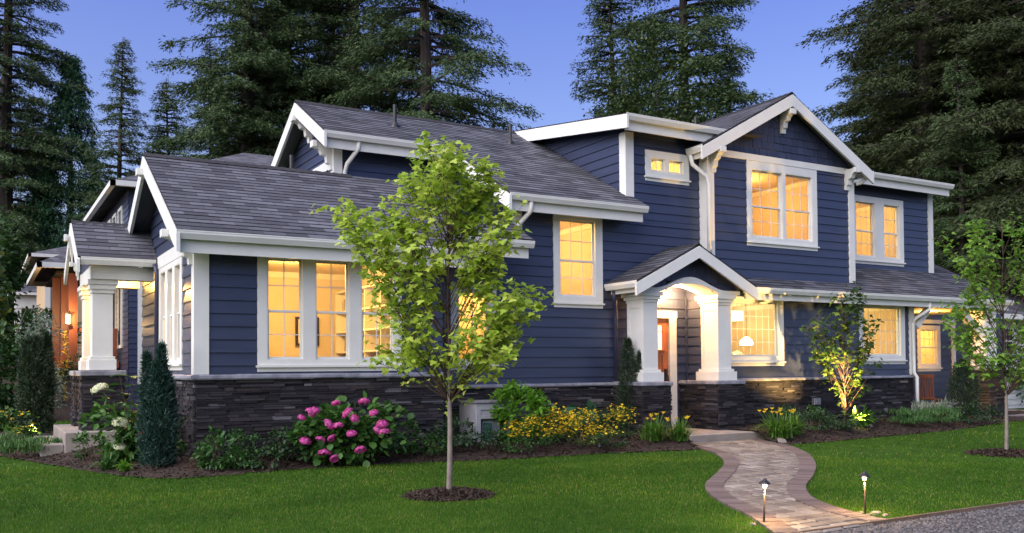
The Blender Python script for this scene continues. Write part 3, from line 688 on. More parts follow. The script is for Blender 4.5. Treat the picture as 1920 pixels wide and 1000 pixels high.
# --- covered porch at the east end
MB().box(world, 18.42, 21.5, 13.01, 14.88, 2.50, 2.53).build('porch_ceiling', M['cream'], None)
hP = [(20.92, 21.62, 1.18, 2.12)]
wall('porch_back_wall', front(14.9), [(18.4, -.2), (24.5, -.2), (24.5, 2.6), (18.4, 2.6)], hP, .22, 2.6, None, phase=.04)
window(front(14.9), 20.80, 21.74, 1.03, 2.22, hP, None, cols=3, rows=2, split=1.66)
mb = MB(); T = front(14.9)
mb.box(T, 20.5, 22.4, 0, .05, 2.27, 2.37); mb.box(T, 22.22, 22.36, 0, .045, .22, 2.27); mb.box(T, 18.5, 24.5, 0, .03, -.05, .215); mb.build('porch_trim', M['white'], None)
room(20.4, 22.2, 15.02, 17.0, .5, 2.5, hP, None, 45, color=(1, .62, .18))
def brace(a, b, r=.06):
    mb = MB()
    a, b = Vector(a), Vector(b); d = (b-a).normalized(); s = Vector((0, 1, 0)); t = d.cross(s)
    mb.extr([tuple(a+s*p*r+t*q*r) for p, q in ((-1, -1), (1, -1), (1, 1), (-1, 1))], [tuple(b+s*p*r+t*q*r) for p, q in ((-1, -1), (1, -1), (1, 1), (-1, 1))])
    mb.build('knee_brace', M['white'], None)
brace((18.47, 13.25, 2.06), (18.90, 13.25, 2.49)); brace((20.08, 13.2, 2.49), (20.74, 13.2, 1.97), .075)
MB().box(world, 20.76, 21.2, 13.02, 13.42, 1.12, 2.50).build('porch_column', M['white'], None, bevel=.006)
ps = ledge_stone('porch_pier', front(12.9), 20.66, 21.3, G-.1, 1.06, None, 15); ledge_stone('stone_face', left(20.66), 12.9, 13.5, G-.1, 1.06, ps, 16); ledge_stone('stone_face', right(21.3), 12.9, 13.5, G-.1, 1.06, ps, 17)
MB().box(world, 20.6, 21.36, 12.84, 13.56, 1.06, 1.12).build('pier_cap', M['cap'], ps, bevel=.01)
MB().box(world, 18.42, 24.5, 12.9, 14.9, G-.1, -.04).build('porch_slab', M['concrete'], None)
l = bpy.data.lights.new('porch_lamp', 'POINT'); l.energy = 34; l.color = (1, .50, .13); l.shadow_soft_size = .06
lo = link(bpy.data.objects.new('porch_lamp', l)); lo.location = (19.9, 13.9, 2.30)
barge(front(15.6), [(20.62, 3.98), (22.0, 3.2)], -.03, .03, .22, None)
roof('porch_roof_slope', (20.62, 15.6, 3.98), (0, 1, 0), (-1/SC, 0, SL/SC), 3.0, .02, None) if 0 else None
MB().add([(20.62, 15.57, 3.99), (22.05, 15.57, 3.19), (22.05, 18, 3.19), (20.62, 18, 3.99)], [(0, 1, 2, 3)]).build('porch_roof_deck', M['soffit'], None)

# --- downspouts and roof vents
downspout([(5.85, 15.38, 5.30), (5.85, 15.40, 5.16), (5.72, 15.62, 4.92), (5.70, 15.68, 4.78), (5.70, 15.68, 4.42)], None)
downspout([(8.05, 13.06, 4.02), (8.05, 13.08, 3.86), (7.98, 13.36, 3.66), (7.96, 13.43, 3.55), (7.96, 13.43, 3.26)], None)
downspout([(11.86, 13.36, 5.30), (11.90, 13.34, 5.12), (12.14, 13.22, 4.90), (12.19, 13.21, 4.75), (12.19, 13.21, 3.05)], None)
downspout([(18.55, 12.93, 2.62), (18.55, 12.94, 2.46), (18.37, 13.18, 2.26), (18.34, 13.22, 2.15), (18.34, 13.22, 1.02), (18.36, 13.16, .92), (18.36, 13.16, -.1)], None)
downspout([(9.95, 13.3, 2.58), (9.98, 13.32, 2.42), (10.06, 13.42, 2.25), (10.08, 13.43, 2.1), (10.08, 13.43, .1)], None, 'navy_trim')
downspout([(6.20, 12.75, 2.85), (6.20, 12.72, 2.6), (6.20, 12.72, -.1)], None, 'navy_trim')
downspout([(16.70, 13.1, 5.30), (16.6, 13.2, 5.18), (16.50, 13.24, 5.16)], None)
def vent_pipe(x, y, z, h):
    mb = MB(); mb.lathe((x, y, z), [(.11, -.06), (.10, .0), (.055, .05), (.042, .07), (.036, .07), (.036, h), (.0, h)], 12); return mb.build('vent_pipe', M['black'], None, smooth=False)
vent_pipe(6.9, 16.2, 5.40+.89*SL, .42); vent_pipe(9.43, 16.1, 5.40+.79*SL, .40); vent_pipe(12.95, 14.4, 6.04, .40); vent_pipe(4.6, 15.3, 4.38, .5)
mb = MB(); y = 16.55; z = 5.40+1.24*SL
mb.prism_nz(front(y), [(.28, -.10), (.28, .05), (-.22, .32), (-.22, .20)], 9.22, 9.62); mb.build('box_vent', M['metal'], None)

for o in set(bpy.data.objects)-_before:
    if o.parent is None: own(o)

# --- things standing in the rooms, seen through the glass
def shelf(name, label, x0, x1, y0, y1, z0, z1, nx, nz, axis='x'):
    t = thing(name, label, 'bookcase', ((x0+x1)/2, (y0+y1)/2, z0)); b = MB(); off = Vector(t.location)
    W = lambda u, n, z: (u-off.x, n-off.y, z-off.z)
    for k in range(nz+1): zz = z0+(z1-z0)*k/nz; b.box(W, x0, x1, y0, y1, zz-.015, zz+.015)
    if axis == 'x':
        for k in range(nx+1): xx = x0+(x1-x0)*k/nx; b.box(W, xx-.015, xx+.015, y0+.002, y1-.002, z0, z1)
        b.box(W, x0, x1, y1-.01, y1+.0, z0, z1)
    else:
        for k in range(nx+1): yy = y0+(y1-y0)*k/nx; b.box(W, x0+.002, x1-.002, yy-.015, yy+.015, z0, z1)
        b.box(W, x1-.01, x1, y0, y1, z0, z1)
    b.build('carcass', M['cream_w'], t)
    r = random.Random(3); bk = MB()
    for k in range(nz):
        zz = z0+(z1-z0)*k/nz+.016
        for j in range(nx):
            if r.random() < .3: continue
            L = (x1-x0) if axis == 'x' else (y1-y0); a = L*j/nx+.03; e = a+r.uniform(.1, L/nx-.05)
            while a < e:
                wd = r.uniform(.02, .045); hh = r.uniform(.14, .24)
                if axis == 'x': bk.box(W, x0+a, x0+a+wd-.003, y0+.05, y1-.02, zz, zz+hh)
                else: bk.box(W, x0+.05, x1-.02, y0+a, y0+a+wd-.003, zz, zz+hh)
                a += wd
    bk.build('books', surf('book_spines', (.2, .08, .05), None, island=[(0, (.25, .06, .04)), (.3, (.5, .4, .25)), (.6, (.10, .12, .10)), (1, (.6, .5, .38))]), t)
    return t
shelf('built_in_bookcase', 'white built in bookcase seen through the triple window of the one storey wing', 5.66, 5.98, 13.2, 16.1, .77, 2.6, 4, 5, axis='y')
shelf('alcove_bookcase', 'pale bookcase against the back wall behind the triple window', 3.0, 4.1, 16.05, 16.36, .77, 2.5, 2, 5)
t = thing('glass_pendant', 'bright white pendant lamp hanging low behind the window beside the portico', 'lamp', (14.32, 14.4, 1.66))
MB().lathe((0, 0, 0), [(.135, 0), (.14, .03), (.12, .09), (.07, .14), (.02, .17)], 18).build('lamp_shade', glow('bright_lamp_shade', (1, .90, .70), 9), t, smooth=True)
MB().tube([(0, 0, .16), (0, 0, .9)], .006).build('cord', M['bronze'], t)
t = thing('dining_chair', 'round backed chair seen under the pendant lamp in the window beside the portico', 'chair', (14.38, 14.75, .6))
MB().prism_uz(front(0), [(-.2, .42), (.2, .42), (.22, .78), (.15, .90), (0, .95), (-.15, .90), (-.22, .78)], -.03, .03).build('backrest', M['ochre'], t, bevel=.01)
MB().box(world, -.22, .22, .03, .45, .40, .45).build('seat', M['ochre'], t)
for sx in (-.19, .19):
    for sy in (.06, .42): MB().box(world, sx-.02, sx+.02, sy-.02, sy+.02, .0, .40).build('leg', M['door_wood'], t)
t = thing('drum_pendant', 'cream drum pendant lamp hanging behind the portico side window', 'lamp', (14.72, 15.3, 2.56))
MB().lathe((0, 0, -.32), [(.30, 0), (.30, .20), (.295, .20), (.295, .0)], 24).build('lamp_shade', glow('cream_drum', (1, .80, .45), 1.6), t, smooth=True)
MB().tube([(0, 0, 0), (0, 0, -.2)], .008).build('cord', M['black'], t)
t = thing('wall_picture', 'small dark framed picture hanging in the room above the skirt roof', 'picture', (19.1, 16.96, 4.2))
MB().box(world, -.2, .2, -.02, .02, -.25, .25).build('frame', M['bronze'], t); MB().box(world, -.15, .15, -.026, -.021, -.2, .2).build('print', M['cream_w'], t)

for k, (x, z, s_, lab) in enumerate([(5.2, 1.9, .22, 'dark framed print on the back wall behind the third pane of the triple window')]):
    t = thing('wall_picture', lab, 'picture', (x, 16.36, z)); MB().box(world, -s_, s_, -.03, -.005, -s_*1.2, s_*1.2).build('frame', M['bronze'], t); MB().box(world, -s_*.78, s_*.78, -.036, -.031, -s_, s_).build('print', M['cream_w'], t)
t = thing('ceiling_dome', 'small glowing ceiling dome in the stair hall behind the tall window', 'lamp', (9.3, 15.2, 2.75)); MB().lathe((0, 0, 0), [(.0, 0), (.16, .03), (.18, .07), (.0, .08)], 16).build('lamp_shade', glow('dome_glow', (1, .9, .68), 5), t, smooth=True); MB().tube([(0, 0, .08), (0, 0, 1.25)], .008).build('cord', M['bronze'], t)

# ---------------------------------------------------------------- ground, lawn, beds, path, drive
def smooth(t): t = np.clip(t, 0, 1); return t*t*(3-2*t)
def Hground(x, y):
    r = smooth((y-27)/9)*1.55*smooth((14-x)/6)
    return G+r+smooth((y-40)/60)*1.0
def grid(xs, ys): 
    X, Y = np.meshgrid(xs, ys); n, m_ = X.shape; i = np.arange(n*m_).reshape(n, m_)
    return X, Y, np.stack([i[:-1, :-1], i[:-1, 1:], i[1:, 1:], i[1:, :-1]], -1).reshape(-1, 4)
xs = np.concatenate([np.linspace(-900, -40, 20), np.linspace(-36, 60, 49), np.linspace(64, 900, 20)]); ys = np.concatenate([np.linspace(-400, -12, 12), np.linspace(-10, 60, 71), np.linspace(64, 1200, 24)])
X, Y, F = grid(xs, ys); Z = Hground(X, Y)
tag(nmesh('ground', np.stack([X, Y, Z-.012], -1).reshape(-1, 3), F, M['mulch'], smooth=True), kind='structure')
def inside(P, poly):
    x, y = P[..., 0], P[..., 1]; c = np.zeros(x.shape, bool); n = len(poly)
    for i in range(n):
        (x0, y0), (x1, y1) = poly[i], poly[(i+1) % n]
        if y0 == y1: continue
        k = ((y0 > y) != (y1 > y)) & (x < (x1-x0)*(y-y0)/(y1-y0)+x0); c ^= k
    return c
def dist(P, line):
    d = np.full(P.shape[:-1], 1e9)
    for (x0, y0), (x1, y1) in zip(line, line[1:]):
        ex, ey = x1-x0, y1-y0; t = np.clip(((P[..., 0]-x0)*ex+(P[..., 1]-y0)*ey)/(ex*ex+ey*ey+1e-12), 0, 1)
        d = np.minimum(d, np.hypot(P[..., 0]-x0-t*ex, P[..., 1]-y0-t*ey))
    return d
def catmull(pts, k=8):
    P = np.array(pts, float); P = np.vstack([2*P[0]-P[1], P, 2*P[-1]-P[-2]]); o = []
    for i in range(1, len(P)-2):
        for t in np.linspace(0, 1, k, endpoint=False):
            o.append(.5*((2*P[i])+(-P[i-1]+P[i+1])*t+(2*P[i-1]-5*P[i]+4*P[i+1]-P[i+2])*t*t+(-P[i-1]+3*P[i]-3*P[i+1]+P[i+2])*t**3))
    o.append(P[-2]); return np.array(o)
bedL = catmull([(-1.2, 19.5), (.1, 16.8), (.61, 15.38), (.95, 14.2), (1.42, 12.75), (1.85, 11.85), (2.5, 11.68), (3.23, 11.80), (3.96, 11.85), (4.71, 11.82), (5.44, 11.70), (6.6, 11.46), (7.97, 11.36), (8.9, 11.25), (9.5, 11.1), (9.95, 11.02)])
bedR = catmull([(11.45, 10.62), (11.87, 10.85), (12.88, 10.92), (13.9, 11.05), (15.29, 11.2), (17.4, 11.5), (20.6, 12.3), (23, 12.6), (26, 12.7)])
pathL = catmull([(10.25, 11.95), (10.05, 11.4), (9.86, 10.85), (9.5, 10.2), (8.76, 9.26), (7.85, 8.42), (6.98, 7.68), (6.47, 7.05), (6.13, 6.46), (5.85, 5.9), (5.43, 5.22), (5.3, 5.06)])
pathR = catmull([(12.15, 11.95), (11.95, 11.6), (11.47, 10.6), (10.83, 9.69), (10.2, 9.0), (9.45, 8.28), (8.56, 7.55), (7.8, 6.98), (7.22, 6.40), (6.92, 5.94), (6.76, 5.57), (6.68, 5.28), (6.64, 5.06)])
bedL_poly = [tuple(p) for p in bedL]+[(10.15, 11.5), (10.3, 11.95), (10.3, 13.7), (6.2, 13.7), (6.2, 12.8), (2.3, 12.8), (2.3, 20), (-1.2, 20)]
bedR_poly = [(12.1, 11.9)]+[tuple(p) for p in bedR]+[(26, 13.2), (18.5, 13.6), (12.1, 13.6)]
path_poly = [tuple(p) for p in pathL]+[tuple(p) for p in pathR[::-1]]
ring = (4.23, 8.54, .47); ring2 = (13.09, 7.92, .55)
ROADY = 5.05
# lawn base
lp = [(-26, ROADY+.03), (5.35, ROADY+.03)]+[(45, ROADY+.03), (45, 27), (-26, 27)]
xs = np.linspace(-26, 45, 143); ys = np.linspace(ROADY+.04, 27, 45); X, Y, F = grid(xs, ys)
tag(nmesh('lawn', np.stack([X, Y, 0*X+G], -1).reshape(-1, 3), F, M['lawn']), kind='structure')
# mulch beds: raised a little towards the walls
def bed_height(P, line): return G+.012+.16*smooth(dist(P, line)/1.1)
def bed(name, poly, line, x0, x1, y0, y1, st=.07):
    X, Y, F = grid(np.arange(x0, x1, st), np.arange(y0, y1, st)); P = np.stack([X, Y], -1)
    h = bed_height(P, line)+rng.normal(0, .006, X.shape)
    ins = inside(P, poly).ravel()
    ok = ins[F].sum(1) >= 2
    # pull outside corners onto the edge line
    V = np.stack([X, Y, h], -1).reshape(-1, 3)
    o = nmesh(name, V, F[ok], M['mulch']); return tag(o, kind='structure')
bed('mulch_bed', bedL_poly, [tuple(p) for p in bedL], -1.3, 10.4, 10.9, 20.2)
bed('mulch_bed', bedR_poly, [tuple(p) for p in bedR], 11.4, 26.1, 10.5, 13.7)
def disc(cx, cy, r, h):
    V = [(cx, cy, G+h)]; F = []; n = 40; R = (.0, .35, .7, 1.)
    for k, q in enumerate(R[1:]):
        for j in range(n):
            t = 2*math.pi*j/n; rr = r*q*(1+.05*math.sin(3*t+1)+.03*math.sin(7*t)); V.append((cx+rr*math.cos(t), cy+rr*math.sin(t), G+h*(1-q*q)+.004))
    F = [(0, 1+j, 1+(j+1) % n, 1+(j+1) % n) for j in range(n)]+[(1+k*n+j, 1+(k+1)*n+j, 1+(k+1)*n+(j+1) % n, 1+k*n+(j+1) % n) for k in range(2) for j in range(n)]
    mb = MB(); mb.add(V, [f[:3] if f[2] == f[3] else f for f in F]); return tag(mb.build('mulch_ring', M['mulch'], smooth=True), kind='structure')
disc(*ring, .06); disc(*ring2, .06)
def bedz(x, y):
    P = np.array([x, y], float)
    if inside(P, bedL_poly): return float(bed_height(P, [tuple(p) for p in bedL]))
    if inside(P, bedR_poly): return float(bed_height(P, [tuple(p) for p in bedR]))
    return float(Hground(np.float64(x), np.float64(y)))
# mulch chips and straw, uncountable
def tris(P, size, mat, name, flat=.35, el=.35):
    n = len(P); a = rng.uniform(0, 2*np.pi, n); s = size*rng.uniform(.5, 1.4, n)
    u = np.stack([np.cos(a), np.sin(a), rng.normal(0, flat, n)], -1)*s[:, None]; v = np.stack([-np.sin(a), np.cos(a), rng.normal(0, flat, n)], -1)*(s*el)[:, None]
    V = np.stack([P-u-v, P+u-v*.6, P+u+v, P-u+v*.7], 1).reshape(-1, 3); F = np.arange(4*n).reshape(n, 4)
    return tag(nmesh(name, V, F, mat), kind='stuff')
Q = rng.uniform((-1.2, 10.9), (10.3, 17), (42000, 2)); Q = Q[inside(Q, bedL_poly)]; hL_ = bed_height(Q, [tuple(p) for p in bedL])
Q2 = rng.uniform((11.4, 10.5), (21, 13.3), (16000, 2)); Q2 = Q2[inside(Q2, bedR_poly)]; hR_ = bed_height(Q2, [tuple(p) for p in bedR])
t_ = rng.uniform(0, 2*np.pi, 3500); rr = np.sqrt(rng.uniform(0, 1, 3500))
Q3 = np.concatenate([np.stack([ring[0]+ring[2]*1.02*rr*np.cos(t_), ring[1]+ring[2]*1.02*rr*np.sin(t_)], -1), np.stack([ring2[0]+ring2[2]*rr*np.cos(t_), ring2[1]+ring2[2]*rr*np.sin(t_)], -1)])
h3 = G+.06*(1-np.concatenate([rr, rr])**2)
PP = np.concatenate([np.c_[Q, hL_], np.c_[Q2, hR_], np.c_[Q3, h3]]); PP[:, 2] += .008
tris(PP, .022, M['chip'], 'mulch_chips')

# paver path
def path_build():
    e = .20
    L, R = pathL, pathR
    cl = .5*(np.array(L[::1])[np.linspace(0, len(L)-1, 60).astype(int)]+np.array(R)[np.linspace(0, len(R)-1, 60).astype(int)])
    mb = MB(); n = 60
    A = L[np.linspace(0, len(L)-1, n).astype(int)]; B = R[np.linspace(0, len(R)-1, n).astype(int)]
    V = np.concatenate([np.c_[A, np.full(n, G+.006)], np.c_[B, np.full(n, G+.006)]]); F = np.array([(i, i+1, n+i+1, n+i) for i in range(n-1)])
    root = thing('paver_path', 'curved front walk of pale stone pavers with a mauve brick border', 'path'); root['kind'] = 'structure'
    nmesh('joint_sand', V, F, M['joint'], root)
    r = random.Random(4); pm = MB(); ang = .05; ca, sa = math.cos(ang), math.sin(ang)
    Ll = [tuple(p) for p in L]; Rl = [tuple(p) for p in R]
    row = 4.9; cand = []
    while row < 12.1:
        dh = r.choice([.12, .15, .18]); u = 4.0+r.uniform(0, .3)
        while u < 14:
            wd = r.choice([.13, .17, .21, .25]); cand.append((u, row, wd, dh)); u += wd
        row += dh
    C = np.array([(u+w_/2, y+h_/2) for u, y, w_, h_ in cand]); W = np.stack([C[:, 0]*ca-C[:, 1]*sa+.4, C[:, 0]*sa+C[:, 1]*ca-.3], -1)
    ok = inside(W, path_poly) & (np.minimum(dist(W, Ll), dist(W, Rl)) > .13)
    for k in np.nonzero(ok)[0]:
        u, y, w_, h_ = cand[k]; g_ = .0095; z = G+.020+r.uniform(-.003, .003); b = .012
        q = [(u+g_, y+g_), (u+w_-g_, y+g_), (u+w_-g_, y+h_-g_), (u+g_, y+h_-g_)]
        q = [(a+r.uniform(-.005, .005), c+r.uniform(-.005, .005)) for a, c in q]; cx = sum(a for a, c in q)/4; cy = sum(c for a, c in q)/4
        rot = lambda a, c: (a*ca-c*sa+.4, a*sa+c*ca-.3)
        top = [(*rot(a+(cx-a)*b/.1, c+(cy-c)*b/.1), z) for a, c in q]; bot = [(*rot(a, c), z-.012) for a, c in q]
        pm.add(top+bot, [(0, 1, 2, 3)]+[(i, (i+1) % 4, 4+(i+1) % 4, 4+i) for i in range(4)])
    pm.build('pavers', M['paver'], root)
    em = MB()
    for line, s in ((L, -1), (R, 1)):
        P = np.array(line); seg = np.hypot(*np.diff(P, axis=0).T); cum = np.r_[0, np.cumsum(seg)]; N = int(cum[-1]/.098)
        tt = np.linspace(0, cum[-1], N+1); E = np.stack([np.interp(tt, cum, P[:, 0]), np.interp(tt, cum, P[:, 1])], -1)
        d = np.gradient(E, axis=0); d /= np.hypot(d[:, 0], d[:, 1])[:, None]; nrm = np.stack([-d[:, 1], d[:, 0]], -1)*(-1 if s > 0 else 1)
        I = E+nrm*e
        for i in range(N):
            z = G+.026+r.uniform(-.002, .002); a, b, c, dd = E[i], E[i+1], I[i+1], I[i]
            f = lambda p, q, t: p+(q-p)*t
            pts = [f(a, b, .07), f(a, b, .93), f(dd, c, .93), f(dd, c, .07)]
            em.add([(*p, z) for p in pts]+[(*p, z-.03) for p in pts], [(0, 1, 2, 3)]+[(k, (k+1) % 4, 4+(k+1) % 4, 4+k) for k in range(4)])
    em.build('brick_border', M['paver_edge'], root)
path_build()
mb = MB(); mb.tube([(12.45, 12.0, G+.03), (12.1, 11.5, G+.03), (11.75, 11.0, G+.03)], .07, 6); 
tag(mb.build('stone_kerb', M['concrete']), kind='structure')
# gravel drive with its edging board
xs = np.linspace(-30, 60, 90); ys = np.linspace(-14, ROADY, 30); X, Y, F = grid(xs, ys)
tag(nmesh('gravel_drive', np.stack([X, Y, 0*X+G-.008], -1).reshape(-1, 3), F, M['gravel']), kind='structure')
tag(MB().box(world, 5.2, 40, ROADY-.005, ROADY+.022, G-.06, G+.028).build('drive_edging', surf('weathered_edging', (.10, .065, .04), (.16, .11, .07), rough=.8), None), kind='structure')
nP = 26000; u = rng.uniform(0, 1, nP)**1.6; PX = 4.6+u*16; PY = ROADY-.02-rng.uniform(0, 1, nP)**1.3*(.9+u*1.6)
P = np.c_[PX, PY, np.full(nP, G-.004)]; s = rng.uniform(.006, .017, nP); k = 5
ang = rng.uniform(0, 2*np.pi, (nP, 1))+np.arange(k)*2*np.pi/k; rad = s[:, None]*rng.uniform(.7, 1.2, (nP, k))
bot = np.stack([P[:, :1]+rad*np.cos(ang), P[:, 1:2]+rad*np.sin(ang), np.broadcast_to(P[:, 2:3], ang.shape)], -1)
top = P+np.c_[rng.normal(0, .2, (nP, 2))*s[:, None], s*rng.uniform(.5, 1.2, nP)]
V = np.concatenate([bot, top[:, None]], 1).reshape(-1, 3); b = np.arange(nP)[:, None, None]*(k+1)
F = (b+np.array([[j, (j+1) % k, k] for j in range(k)])[None]).reshape(-1, 3)
tag(nmesh('gravel_stones', V, F, M['pebble']), kind='stuff')

# grass blades, dense near the eye
def in_lawn(P):
    a = (P[:, 1] > ROADY+.03) & ~inside(P, bedL_poly) & ~inside(P, bedR_poly) & ~inside(P, path_poly)
    a &= np.hypot(P[:, 0]-ring[0], P[:, 1]-ring[1]) > ring[2]*1.0
    a &= np.hypot(P[:, 0]-ring2[0], P[:, 1]-ring2[1]) > ring2[2]
    a &= ~((P[:, 0] > 2.3) & (P[:, 1] > 12.0) & (P[:, 0] < 12.2)) & ~((P[:, 0] > 9.9) & (P[:, 1] > 11.0) & (P[:, 0] < 12.2)) & ~((P[:, 0] > 12) & (P[:, 1] > 12.9))
    return a
def grass(n, dmin, dmax, az0, az1, hgt, wid):
    az = rng.uniform(az0, az1, n); d = np.sqrt(rng.uniform(dmin**2, dmax**2, n)); th = YAW+az
    P = np.stack([d*np.sin(th), d*np.cos(th)], -1); P = P[in_lawn(P)]; n = len(P)
    patch = .5+.5*np.sin(P[:, 0]*1.7+1.3*np.sin(P[:, 1]*1.1))*np.sin(P[:, 1]*1.9+np.sin(P[:, 0]*.9))
    h = hgt*rng.uniform(.55, 1.25, n)*(.85+.3*patch); w_ = wid*rng.uniform(.7, 1.3, n); a = rng.uniform(0, 2*np.pi, n); ln = rng.uniform(.1, .75, n); b = rng.uniform(0, 2*np.pi, n)
    base = np.c_[P, np.full(n, G)]; t = np.stack([np.cos(a), np.sin(a), 0*a], -1)*w_[:, None]; le = np.stack([np.cos(b)*ln, np.sin(b)*ln, 0*b], -1)*h[:, None]; up = np.stack([0*h, 0*h, h], -1)
    V = np.stack([base-t, base+t, base+t*.8+le*.4+up*.6, base-t*.8+le*.4+up*.6, base+le+up], 1).reshape(-1, 3)
    i = np.arange(n)[:, None]*5; F = np.concatenate([i+np.array([[0, 1, 2]]), i+np.array([[0, 2, 3]]), i+np.array([[3, 2, 4]])], 1).reshape(-1, 3)
    return V, F
parts = [grass(230000, 5.0, 9.5, -.60, .62, .021, .0018), grass(150000, 9.5, 14, -.60, .62, .024, .0030), grass(80000, 14, 34, -.60, .62, .03, .007)]
V = np.concatenate([p[0] for p in parts]); o = 0; Fs = []
for p in parts: Fs.append(p[1]+o); o += len(p[0])
tag(nmesh('lawn_grass', V, np.concatenate(Fs), M['grass']), kind='stuff')

# ---------------------------------------------------------------- foliage builders
def frames(D, roll=None):
    """rotation frames whose y axis follows D (n,3); returns x,y,z axes"""
    D = D/np.linalg.norm(D, axis=1)[:, None]; up = np.where(np.abs(D[:, 2:3]) > .95, np.array([[1., 0, 0]]), np.array([[0., 0, 1.]]))
    Xa = np.cross(D, up); Xa /= np.linalg.norm(Xa, axis=1)[:, None]; Za = np.cross(Xa, D)
    if roll is not None: c, s = np.cos(roll)[:, None], np.sin(roll)[:, None]; Xa, Za = Xa*c+Za*s, Za*c-Xa*s
    return Xa, D, Za
def scatter(tv, tf, P, D, S, roll, SX=None):
    """copies of a little leaf (tv along +y, normal +z) at P, pointing along D, size S"""
    tv = np.array(tv, float); tf = np.array(tf, int); Xa, Ya, Za = frames(D, roll); SX = S if SX is None else SX
    V = P[:, None]+tv[None, :, 0:1]*(Xa*SX[:, None])[:, None]+tv[None, :, 1:2]*(Ya*S[:, None])[:, None]+tv[None, :, 2:3]*(Za*S[:, None])[:, None]
    F = (np.arange(len(P))[:, None, None]*len(tv)+tf[None]).reshape(-1, tf.shape[1]); return V.reshape(-1, 3), F
LEAF = ([(0, 0, 0), (.24, .30, .05), (.20, .68, .03), (0, 1, -.06), (-.20, .68, .03), (-.24, .30, .05)], [(0, 1, 2), (0, 2, 3), (0, 3, 4), (0, 4, 5)])
ROUND = ([(0, 0, 0), (.34, .25, .06), (.38, .62, .04), (0, 1, -.08), (-.38, .62, .04), (-.34, .25, .06)], [(0, 1, 2), (0, 2, 3), (0, 3, 4), (0, 4, 5)])
NEEDLE = ([(-.09, 0, 0), (.09, 0, 0), (.05, .7, .02), (0, 1, -.02), (-.05, .7, .02)], [(0, 1, 2), (0, 2, 4), (4, 2, 3)])
SPRAY = ([(-.05, 0, 0), (.05, 0, 0), (.20, .55, -.03), (.05, .45, .03), (0, 1, -.08), (-.05, .45, .03), (-.20, .55, -.03)], [(0, 1, 3), (1, 2, 3), (0, 3, 5), (0, 5, 6), (3, 4, 5)])
_m = [(0, -.02), (.16, .10), (.46, .02), (.36, .20), (.62, .44), (.36, .44), (.34, .60), (.17, .52), (.20, .78), (0, 1.05)]
_mv = [(0, .30, .0)]+[(x, y, .10*abs(x)-.10*y*y*.6) for x, y in _m]+[(-x, y, .10*abs(x)-.10*y*y*.6) for x, y in _m[-2:0:-1]]
MAPLE = (_mv, [(0, i, i+1) for i in range(1, len(_mv)-1)]+[(0, len(_mv)-1, 1)])
def ball(n, r=None):
    d = rng.normal(0, 1, (n, 3)); d /= np.linalg.norm(d, axis=1)[:, None]; return d
def clumpy(c, rad, n, k, spread=.33, zmin=None):
    """n points in k soft clumps spread through an ellipsoid (centre c, radii rad): uneven outline, gaps"""
    cc = ball(k)*rng.uniform(.35, 1.0, (k, 1))**.6; q = rng.integers(0, k, n); sp = spread*rng.uniform(.6, 1.3, k)
    p = cc[q]+rng.normal(0, 1, (n, 3))*sp[q][:, None]*.55; P = np.array(c)+p*np.array(rad)
    if zmin is not None: P[:, 2] = np.maximum(P[:, 2], zmin+rng.uniform(0, .06, n))
    return P, p/np.maximum(np.linalg.norm(p, axis=1)[:, None], .2)
def join(L):
    o = 0; Vs = []; Fs = []
    for V, F in L: Vs.append(V); Fs.append(F+o); o += len(V)
    return np.concatenate(Vs), np.concatenate(Fs)

